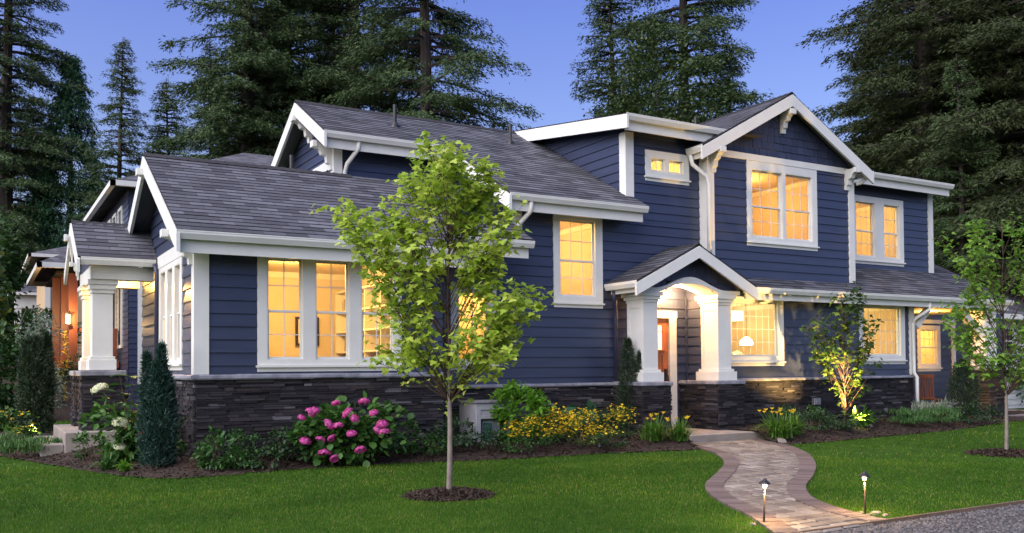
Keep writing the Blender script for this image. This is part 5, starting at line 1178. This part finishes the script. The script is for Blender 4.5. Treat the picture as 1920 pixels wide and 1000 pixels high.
# daylilies
def lily_flowers(t, h, w, n, seed):
    rg = np.random.default_rng(seed); st = MB(); L = []
    PET = ([(0, 0, 0), (.16, .45, .22), (0, 1, .40), (-.16, .45, .22)], [(0, 1, 2), (0, 2, 3)])
    for k in range(n):
        a = rg.uniform(0, 6.28); r = w*.5*rg.uniform(.1, .85); p = np.array([r*math.cos(a), r*math.sin(a), h*rg.uniform(.85, 1.12)]); st.tube([(p[0]*.2, p[1]*.2, 0), (p[0]*.7, p[1]*.7, p[2]*.7), tuple(p)], .004, 4)
        ang = np.arange(6)*math.pi/3; D = np.stack([np.cos(ang), np.sin(ang), 0*ang+.35], -1); L.append(scatter(*PET, np.repeat(p[None], 6, 0), D, np.full(6, .062), np.zeros(6)))
    st.build('stalk', M['blade'], t); V, F = join(L); nmesh('flowers', V, F, M['yellow'], t)
for k, (x, y, top, w, n, nf, lab) in enumerate([(9.58, 11.75, .38, .62, 190, 7, 'yellow daylily clump beside the coreopsis at the start of the walk'), (10.02, 11.62, .34, .66, 210, 6, 'yellow daylily clump arching over the edge of the entry slab'), (12.02, 11.35, .40, .85, 260, 9, 'sunlit looking yellow daylily clump at the corner of the stone kerb'), (12.55, 11.5, .36, .6, 160, 4, 'greener daylily clump behind the kerb corner clump')]):
    lab = lab.replace('sunlit looking ', ''); t, h = blades('daylily_clump', lab, x, y, top, w, n, seed=k); lily_flowers(t, h, w, nf, k)
# east bed
shrub('low_shrub', 'brownish dark shrub between the daylilies and the vine maple', 13.22, 11.65, .38, .72, 900, .05, 'shrub_d', seed=40, k=20)
shrub('low_shrub', 'dark green mound at the foot of the vine maple', 14.2, 11.75, .32, .80, 1000, .05, 'shrub_d', seed=41, k=20)
t, h = blades('fern_clump', 'arching fern lit bright yellow at the foot of the vine maple', 14.95, 11.95, .42, .75, 46, mat='blade', seed=12, bw=.035)
for k, (x, y, top, w, lab) in enumerate([(16.35, 11.9, .30, .85, 'grey green lavender mound beside the white downspout'), (17.45, 12.05, .27, .95, 'grey green lavender mound in front of the wooden chair'), (.62, 15.9, .24, .85, 'grey green lavender mound at the west edge of the lawn')]):
    t, P, h = shrub('lavender_mound', lab, x, y, top, w, 2400, .085, 'lav', cat='plant', seed=50+k, tmpl=NEEDLE, k=26, spread=.28, stems=0, D0=(0, 0, 1))
shrub('low_shrub', 'dark spreading shrub in front of the conical yew', 18.9, 12.15, .36, 1.05, 1300, .06, 'shrub_d', seed=54, k=20)
shrub('grass_tuft', 'tawny seed grass behind the lavender by the chair', 18.2, 12.7, .42, .8, 500, .13, 'silver', cat='plant', seed=55, tmpl=NEEDLE, stems=0, D0=(0, 0, 1))
# west bed
t, P, h = shrub('coneflower_clump', 'yellow coneflower clump at the west edge beside the dark yew', .36, 17.1, .56, .95, 900, .07, 'shrub', cat='flower', seed=60, k=20); daisies(t, P, 60, .075, zmin=h*.45, seed=9)
t, h = blades('poppy_plant', 'single red poppy in the mulch in front of the concrete slab', 1.9, 12.95, .16, .3, 40, mat='shrub', seed=14, bw=.012, cat='flower')
MB().tube([(0, 0, 0), (-.02, -.02, .2), (-.03, -.03, .42)], .003, 4).build('stalk', M['blade'], t); V, F = mophead(.028, 'red', 3, n=14, size=.05); o = nmesh('flower_head', V, F, M['red'], t); o.location = (-.03, -.03, .42)
blades('grass_tuft', 'green leafy tuft in the mulch west of the corner yew', 1.45, 13.1, .12, .42, 70, mat='shrub', seed=15, bw=.014)
blades('grass_tuft', 'small leafy tuft in front of the white hydrangea', 1.62, 12.75, .06, .3, 50, mat='shrub_b', seed=16, bw=.014)
shrub('tall_shrub', 'big deep green shrub at the west edge of the garden', .12, 20.6, 2.35, 1.05, 3200, .13, 'shrub', seed=61, k=34)
shrub('tall_shrub', 'tall loose green bush beyond the garden shrub', -.35, 26.5, 4.0, 1.3, 2600, .18, 'broad', seed=62, k=30)
shrub('silver_shrub', 'pale silvery bush on the mulch slope before the deck', 1.35, 27.5, 2.75, 1.3, 2200, .10, 'silver', seed=63, k=26)
shrub('low_shrub', 'low green planting along the foot of the timber deck', 2.55, 29.6, 1.75, 1.7, 1200, .10, 'shrub_d', seed=64, k=20)
t, P, h = shrub('yellow_bush', 'bush beside the timber post with yellow light put into its leaf colour', 2.1, 29.9, 2.3, .3, 160, .10, 'yellow', seed=65, k=10)  # yellow leaf colour stands in for warm light falling on the bush
shrub('tall_shrub', 'rounded bush under the porch of the far grey house', 1.8, 45, 4.2, 3.6, 2600, .26, 'broad', seed=66, k=26)
for k, (px_, d, hh, R) in enumerate([(-.615, 33, 6.0, 1.5), (-.578, 38, 6.6, 1.2), (-.60, 25, 4.6, .9)]):
    x, y = polar(px_, d); broad_tree('broadleaf_tree', ['loose green broadleaf tree with bare twigs at the west edge', 'dim green broadleaf tree below the ragged west fir', 'light green young tree at the west edge over the garden shrub'][k], x, y, hh, R, 70+k, n=4500, size=.2)
mb = MB(); x, y = polar(-.552, 23); t = thing('bare_shrub', 'bare grey branching shrub against the dark wood at the west edge', 'shrub', (x, y, bedz(x, y)))
r_ = random.Random(8)
for k in range(9):
    a = r_.uniform(-1, 1)*.5; p = Vector((0, 0, 0)); d = Vector((a, r_.uniform(-.3, .3), 1)).normalized(); P = [tuple(p)]
    for j in range(5): d = (d+Vector((r_.uniform(-.35, .35), r_.uniform(-.3, .3), .1))).normalized(); p = p+d*.62; P.append(tuple(p))
    mb.tube(P, [.035, .03, .024, .018, .012, .005], 5)
mb.build('branches', M['bark_grey'], t)
for k, (a, d, hh) in enumerate([(.452, 29, 3.0), (.52, 30, 3.4), (.575, 28, 3.2), (.60, 24, 2.6)]):
    x, y = polar(a, d); shrub('tall_shrub', ['dark evergreen bush behind the covered porch roof', 'dark evergreen bush behind the brick like pier', 'dark bush between the pier and the white garage', 'dark bush at the east edge of the garden'][k].replace('brick like', 'stone'), x, y, hh, 2.4, 2200, .16, 'shrub_d', seed=80+k, k=24)

# ---------------------------------------------------------------- garden lamps and small things
def path_light(label, x, y, lean):
    t = thing('path_light', label, 'garden light', (x, y, G), 'path lights along the walk'); t.rotation_euler = (0, lean, 0)
    MB().lathe((0, 0, -.06), [(.0, 0), (.0085, .01), (.0085, .37), (.0, .37)], 10).build('stem', M['bronze'], t, smooth=True)
    MB().lathe((0, 0, .31), [(.010, 0), (.017, .012), (.017, .04), (.0, .04)], 12).build('lamp', M['bulb'], t, smooth=True)
    MB().lathe((0, 0, .348), [(.0505, -.006), (.051, 0), (.030, .018), (.018, .022), (.015, .034), (.008, .042), (.0, .044), (.0, .04), (.028, .012), (.0505, -.006)], 20).build('hat', M['black'], t, smooth=True)
    l = bpy.data.lights.new('path_lamp', 'POINT'); l.energy = 16.0; l.color = (1, .60, .22); l.shadow_soft_size = .015; lo = link(bpy.data.objects.new('path_lamp', l), t); lo.location = (0, 0, .30)
    return t
path_light('dark path light leaning at the lawn side of the walk end', 5.66, 5.52, .05); path_light('upright dark path light standing in pebbles beside the drive corner', 6.78, 5.40, -.01)
def rock(label, x, y, r, seed):
    rg = random.Random(seed); bm = bmesh.new(); bmesh.ops.create_icosphere(bm, subdivisions=2, radius=r)
    for v in bm.verts: v.co *= rg.uniform(.82, 1.1); v.co.z *= .6
    me = bpy.data.meshes.new('rock'); bm.to_mesh(me); bm.free(); me.materials.append(M['rock']); o = link(bpy.data.objects.new('rock', me)); o.location = (x, y, G+r*.25); tag(o, label, 'rock', 'pebbles round the path light'); return o
for k, (x, y, r) in enumerate([(6.72, 5.33, .035), (6.86, 5.36, .045), (6.80, 5.46, .03), (6.90, 5.28, .028), (6.70, 5.45, .025), (5.58, 5.56, .03), (6.95, 5.40, .03), (6.84, 5.25, .022)]): rock('small rounded rock at the foot of a path light', x, y, r, k)
def uplight(label, x, y, aim, watt, ang=70):
    z = bedz(x, y); t = thing('garden_spotlight', label, 'garden light', (x, y, z)); d = Vector(aim)-Vector((x, y, z+.10)); q = d.to_track_quat('Z', 'Y'); o = MB().lathe((0, 0, -.05), [(.0, 0), (.022, 0), (.03, .02), (.034, .09), (.028, .09), (.0, .07)], 12).build('housing', M['black'], t, smooth=True); o.location = (0, 0, .10); o.rotation_euler = q.to_euler()
    MB().tube([(0, 0, -.1), (0, 0, .08)], .008, 6).build('stake', M['black'], t)
    l = bpy.data.lights.new('spot_lamp', 'SPOT'); l.energy = watt; l.color = (1, .58, .18); l.spot_size = math.radians(ang); l.spot_blend = .7; l.shadow_soft_size = .03; lo = link(bpy.data.objects.new('spot_lamp', l), t); lo.location = Vector((0, 0, .10))+d.normalized()*.06; lo.rotation_euler = (-d).to_track_quat('-Z', 'Y').to_euler() if 0 else d.to_track_quat('-Z', 'Y').to_euler(); return t
uplight('black garden spotlight aimed up into the vine maple', 14.72, 11.55, (14.35, 12.8, 1.5), 620, 78)
uplight('black garden spotlight tucked among the coreopsis', 8.25, 11.45, (8.3, 12.3, .5), 7, 80)
uplight('black garden spotlight aimed up at the porch pier', 19.9, 12.4, (20.6, 13.0, .8), 30, 80)
uplight('black garden spotlight beside the steps aimed at the west porch columns', .70, 16.9, (1.6, 16.6, 1.9), 45, 90)
for k, (x, y, top, w, n_, sz, mt, lab) in enumerate([(2.95, 12.05, .22, .5, 420, .06, 'shrub', 'low leafy plant between the two small shrubs at the wing corner'), (3.30, 12.0, .16, .45, 320, .06, 'shrub_d', 'flat dark plant in the mulch west of the pink hydrangea'), (5.05, 12.25, .40, .5, 420, .065, 'shrub_d', 'dark leafy filler right behind the east side of the pink hydrangea'), (5.75, 12.05, .26, .55, 520, .05, 'shrub', 'low green mound just west of the maple trunk under the wing wall'), (6.62, 12.05, .30, .5, 420, .055, 'shrub_d', 'low dark plant in front of the grey vent box'), (6.95, 11.75, .16, .5, 380, .045, 'shrub', 'flat green mound at the lawn edge before the vent box'),
        (8.0, 12.75, .40, .8, 420, .09, 'shrub', 'broad leafed green plant against the stone between the lime shrub and the hosta'), (9.35, 12.6, .38, .6, 420, .07, 'shrub_d', 'dark leafy plant at the foot of the portico yew'), (13.6, 12.2, .42, .8, 620, .06, 'shrub', 'soft green mound against the stone west of the vine maple'), (15.6, 12.4, .30, .8, 520, .06, 'shrub_d', 'low dark mound against the stone east of the vine maple'), (12.9, 11.9, .46, .6, 420, .06, 'shrub_d', 'feathery dark plant behind the kerb daylilies'), (1.35, 14.2, .32, .5, 360, .07, 'shrub', 'low leafy plant at the corner of the porch slab'), (2.2, 12.95, .30, .4, 320, .065, 'shrub', 'leafy plant between the corner yew and the wing corner')]):
    shrub('low_shrub', lab, x, y, top, w, n_, sz, mt, seed=200+k, k=14)
# vent box standing against the wall
t = thing('crawlspace_box', 'light grey open fronted box against the stone base beside the lime green shrub', 'box', (6.98, 12.9, bedz(6.98, 12.9)))
mb = MB(); T = lambda u, n, z: (u, -n, z)
mb.box(T, -.30, .30, .36, .385, .50, .60); mb.box(T, -.30, -.22, .36, .385, 0, .50); mb.box(T, .22, .30, .36, .385, 0, .50); mb.box(T, -.22, .22, .36, .385, .36, .42); mb.box(T, -.22, .22, .362, .37, .42, .50); mb.box(T, -.30, -.28, -.2, .36, 0, .60); mb.box(T, .28, .30, -.2, .36, 0, .60); mb.build('case', surf('grey_resin', (.27, .28, .29), (.31, .32, .33), rough=.5), t, bevel=.004)
MB().box(T, -.33, .33, -.2, .41, .605, .64).build('lid', surf('resin_lid', (.17, .18, .20), None, rough=.5), t, bevel=.006)
MB().box(T, -.15, .18, .05, .3, .02, .33).build('blue_tub', surf('pale_tub', (.26, .31, .36), None, rough=.4), t, bevel=.01)
mb = MB(); 
for k in range(4): mb.tube([(-.12+.03*math.cos(a)+.02*k, -.33-.02*k, .16+.13*math.sin(a)) for a in np.linspace(0, 6.2, 18)], .012, 6)
mb.build('hose_coil', surf('green_hose', (.015, .07, .05), None, rough=.4), t)
t = MB().tube([(8.55+.10*math.cos(a), 12.72, .24+.10*math.sin(a)) for a in np.linspace(-.4, 3.5, 16)], .014, 8).build('white_pipe_hoop', M['white'], smooth=True); tag(t, 'white bent pipe hoop poking up by the hosta', 'pipe')
t = tag(MB().box(world, 15.02, 15.22, 13.18, 13.255, .38, .52).box(world, 15.06, 15.18, 13.165, 13.18, .40, .50).build('outlet_box', M['metal'], bevel=.005), 'small grey outlet box on the ledge stone behind the vine maple', 'outlet')
# wooden chair on the covered porch
t = thing('wooden_chair', 'reddish slatted wooden chair with its curved back to the lawn', 'chair', (19.40, 13.6, -.04)); t.rotation_euler = (0, 0, math.radians(-78)); t.scale = (.85, .85, .98)
W = lambda u, n, z: (u, n, z)
mb = MB()
for k in range(7):
    x = -.22+k*.0733; mb.tube([(x, -.20, .46), (x, -.235, .70), (x, -.29, .98)], .021, 6)
mb.box(W, -.27, .27, -.325, -.275, .95, 1.03); mb.box(W, -.25, .25, -.23, -.19, .44, .50); mb.build('backrest', M['wood_red'], t)
mb = MB()
for k in range(6): mb.box(W, -.26, .26, -.2+k*.085, -.2+k*.085+.075, .42, .44)
mb.build('seat', M['wood_red'], t)
for sx in (-.25, .25):
    for sy in (-.21, .30): MB().box(W, sx-.025, sx+.025, sy-.025, sy+.025, 0, .42).build('leg', M['wood_red'], t)

# ---------------------------------------------------------------- neighbours
def hip(name, x0, x1, y0, y1, z, rise, parent, mat='shingle', ov=.5):
    x0 -= ov; x1 += ov; y0 -= ov; y1 += ov; w_ = min(x1-x0, y1-y0)/2; mb = MB()
    if x1-x0 >= y1-y0: a, b = (x0+w_, (y0+y1)/2, z+rise), (x1-w_, (y0+y1)/2, z+rise)
    else: a, b = ((x0+x1)/2, y0+w_, z+rise), ((x0+x1)/2, y1-w_, z+rise)
    c = [(x0, y0, z), (x1, y0, z), (x1, y1, z), (x0, y1, z)]; UV = lambda p: (p[0], math.hypot(p[1], p[2]))
    if x1-x0 >= y1-y0: fs = [(c[0], c[1], b, a), (c[1], c[2], b, b), (c[2], c[3], a, b), (c[3], c[0], a, a)]
    else: fs = [(c[0], c[1], a, a), (c[1], c[2], b, a), (c[2], c[3], b, b), (c[3], c[0], a, b)]
    for f in fs:
        q = [p for i, p in enumerate(f) if i == 0 or p != f[i-1]]; mb.add(q, [tuple(range(len(q)))], [UV(p) for p in q])
    r = mb.build('roof', M['shingle'], parent)
    gb = MB(); e = .07
    for (p, q) in ((c[0], c[1]), (c[1], c[2]), (c[2], c[3]), (c[3], c[0])):
        gb.box(world, min(p[0], q[0])-e, max(p[0], q[0])+e, min(p[1], q[1])-e, max(p[1], q[1])+e, z-.16, z-.005)
    gb.build('eaves', M['white'] if mat == 'shingle' else M[mat], r); return r
def shift(t):
    """hand world-placed parts to their thing"""
    for c in t.children: c.matrix_parent_inverse = Matrix.Translation(-Vector(t.location))
t = thing('neighbour_house', 'tall dark blue house with hip roof and white framed windows behind the side porch', 'house', (3.8, 29.0, 1.0))
wall('front_wall', front(29.0), [(3.8, -.3), (14, -.3), (14, 6.6), (3.8, 6.6)], [], -.3, 6.6, t)
wall('side_wall', left(3.8), [(29, .5), (38, .5), (38, 6.6), (29, 6.6)], [], .5, 6.6, t)
MB().box(front(29.0), 4.05, 4.2, 0, .05, .8, 6.4).build('corner_board', M['white'], t)
for k, y in enumerate((30.2, 31.6, 33.0, 34.6, 36.2)):
    for z0, z1 in ((1.9, 4.2), (4.9, 6.3)):
        f = MB(); T = left(3.8); f.box(T, y, y+.12, 0, .06, z0, z1); f.box(T, y+.78, y+.9, 0, .06, z0, z1); f.box(T, y+.12, y+.78, 0, .06, z0, z0+.1); f.box(T, y+.12, y+.78, 0, .06, z1-.1, z1); w_ = f.build('window', M['white'], t); MB().box(T, y+.12, y+.78, .0, .03, z0+.1, z1-.1).build('pane', M['dark'], w_)
f = MB(); T = front(29.0); f.box(T, 5.0, 5.12, 0, .06, 1.9, 4.0); f.box(T, 5.9, 6.02, 0, .06, 1.9, 4.0); f.build('window', M['white'], t)
hip('roof', 3.8, 14, 29, 38, 6.75, 2.4, t); shift(t)
t = thing('timber_porch', 'redwood deck with stained posts, wire railing and a dark hip roof', 'porch', (2.1, 31.0, 1.4))
MB().box(world, 1.95, 3.75, 30.7, 36, 1.28, 1.5).build('deck', M['wood_red'], t)
for x, y, r in ((2.45, 30.85, .12), (2.32, 31.9, .12), (2.12, 32.6, .12), (2.45, 35.7, .12)): MB().box(world, x-r, x+r, y-r, y+r, 1.5, 4.2).build('post', M['wood_red'], t)
mb = MB(); mb.box(world, 2.56, 3.72, 30.8, 30.9, 2.42, 2.52); mb.box(world, 2.56, 3.72, 30.82, 30.88, 1.6, 1.68); mb.box(world, 3.55, 3.70, 30.78, 30.92, 1.5, 2.42); mb.build('railing', M['wood_red'], t)
mb = MB()
for k in range(9): x = 2.62+k*.11; mb.tube([(x, 30.85, 1.68), (x, 30.85, 2.42)], .006, 4)
for k in range(6): mb.tube([(2.56, 30.85, 1.74+k*.12), (3.6, 30.85, 1.74+k*.12)], .006, 4)
mb.build('wire_mesh', M['black'], t)
r_ = hip('roof', 2.05, 7, 30.8, 36.5, 4.45, 1.6, t, ov=.55); MB().box(world, 2.0, 7, 30.9, 36.3, 4.2, 4.27).build('ceiling', M['bark'], t); shift(t)
t = thing('wall_lantern', 'small dark lantern glowing on the timber porch post', 'lamp', (2.30, 30.62, 2.75)); MB().box(world, -.07, .07, -.07, .07, .16, .2).box(world, -.06, .06, -.06, .06, -.14, -.11).box(world, -.02, .02, .0, .12, .2, .24).build('lantern_frame', M['black'], t); MB().box(world, -.045, .045, -.045, .045, -.11, .16).build('lamp', M['bulb'], t)
l = bpy.data.lights.new('lantern_lamp', 'POINT'); l.energy = 38; l.color = (1, .58, .22); l.shadow_soft_size = .05; lo = link(bpy.data.objects.new('lantern_lamp', l), t); lo.location = (-.12, -.35, .1)
t = thing('wicker_basket', 'pale round basket standing on the timber deck behind the railing', 'basket', (3.35, 31.2, 1.5)); MB().lathe((0, 0, 0), [(0, 0), (.2, 0), (.24, .3), (.25, .34), (.22, .34), (.2, .05), (0, .05)], 16).build('bowl', M['ochre'], t, smooth=True)
t = thing('ochre_house', 'distant yellow house with a grey hip roof beyond the timber porch', 'house', (2.9, 50.5, 1.5))
mb = MB(); mb.box(world, 2.75, 10, 50.5, 58, .5, 6.8); mb.build('wall', M['ochre'], t); MB().box(front(50.5), 2.75, 3.0, 0, .08, .5, 6.8).box(front(50.5), 3.6, 3.75, 0, .08, .5, 6.8).build('corner_board', M['white'], t)
hip('roof', 2.75, 10, 50.5, 58, 6.95, 1.6, t, ov=.7); shift(t)
t = thing('grey_house', 'far grey house with a white columned porch at the west edge', 'house', (2.2, 62, 2))
MB().box(world, 3.6, 10, 64, 70, .5, 7.6).build('wall', M['grey_house'], t); MB().box(world, 1.8, 6, 62, 64, 5.0, 5.9).build('porch_beam', M['white'], t)
for x in (1.95, 5.4): MB().box(world, x-.18, x+.18, 62.05, 62.4, .5, 5.0).build('porch_column', M['white'], t)
hip('porch_roof', 1.8, 6.2, 62, 64.5, 5.95, 1.1, t, ov=.3); hip('roof', 3.6, 10, 64, 70, 7.7, 1.5, t, ov=.4); shift(t)
t = thing('white_garage', 'white outbuilding with small dark paned windows beyond the slender east maple', 'building', (27, 16.5, G))
wl = MB(); lap_siding(wl, front(16.0), [(25.0, -.2), (36, -.2), (36, 2.55), (25.0, 2.55)], -.2, 2.55); lap_siding(wl, left(25.0), [(16, -.2), (21, -.2), (21, 2.55), (16, 2.55)], -.2, 2.55); wl.build('wall', M['white'], t)
for x0 in (26.1, 27.6, 29.1):
    f = MB(); T = front(16.0); f.box(T, x0, x0+.75, .026, .04, .7, 2.3); p = f.build('window', M['white'], t); g_ = MB()
    for a in range(2):
        for b in range(4): g_.box(T, x0+.07+a*.32, x0+.36+a*.32, .041, .05, .78+b*.38, 1.11+b*.38)
    g_.build('pane', M['dark'], p)
hip('roof', 25.0, 36, 16, 21, 2.68, 1.3, t, ov=.35); shift(t)
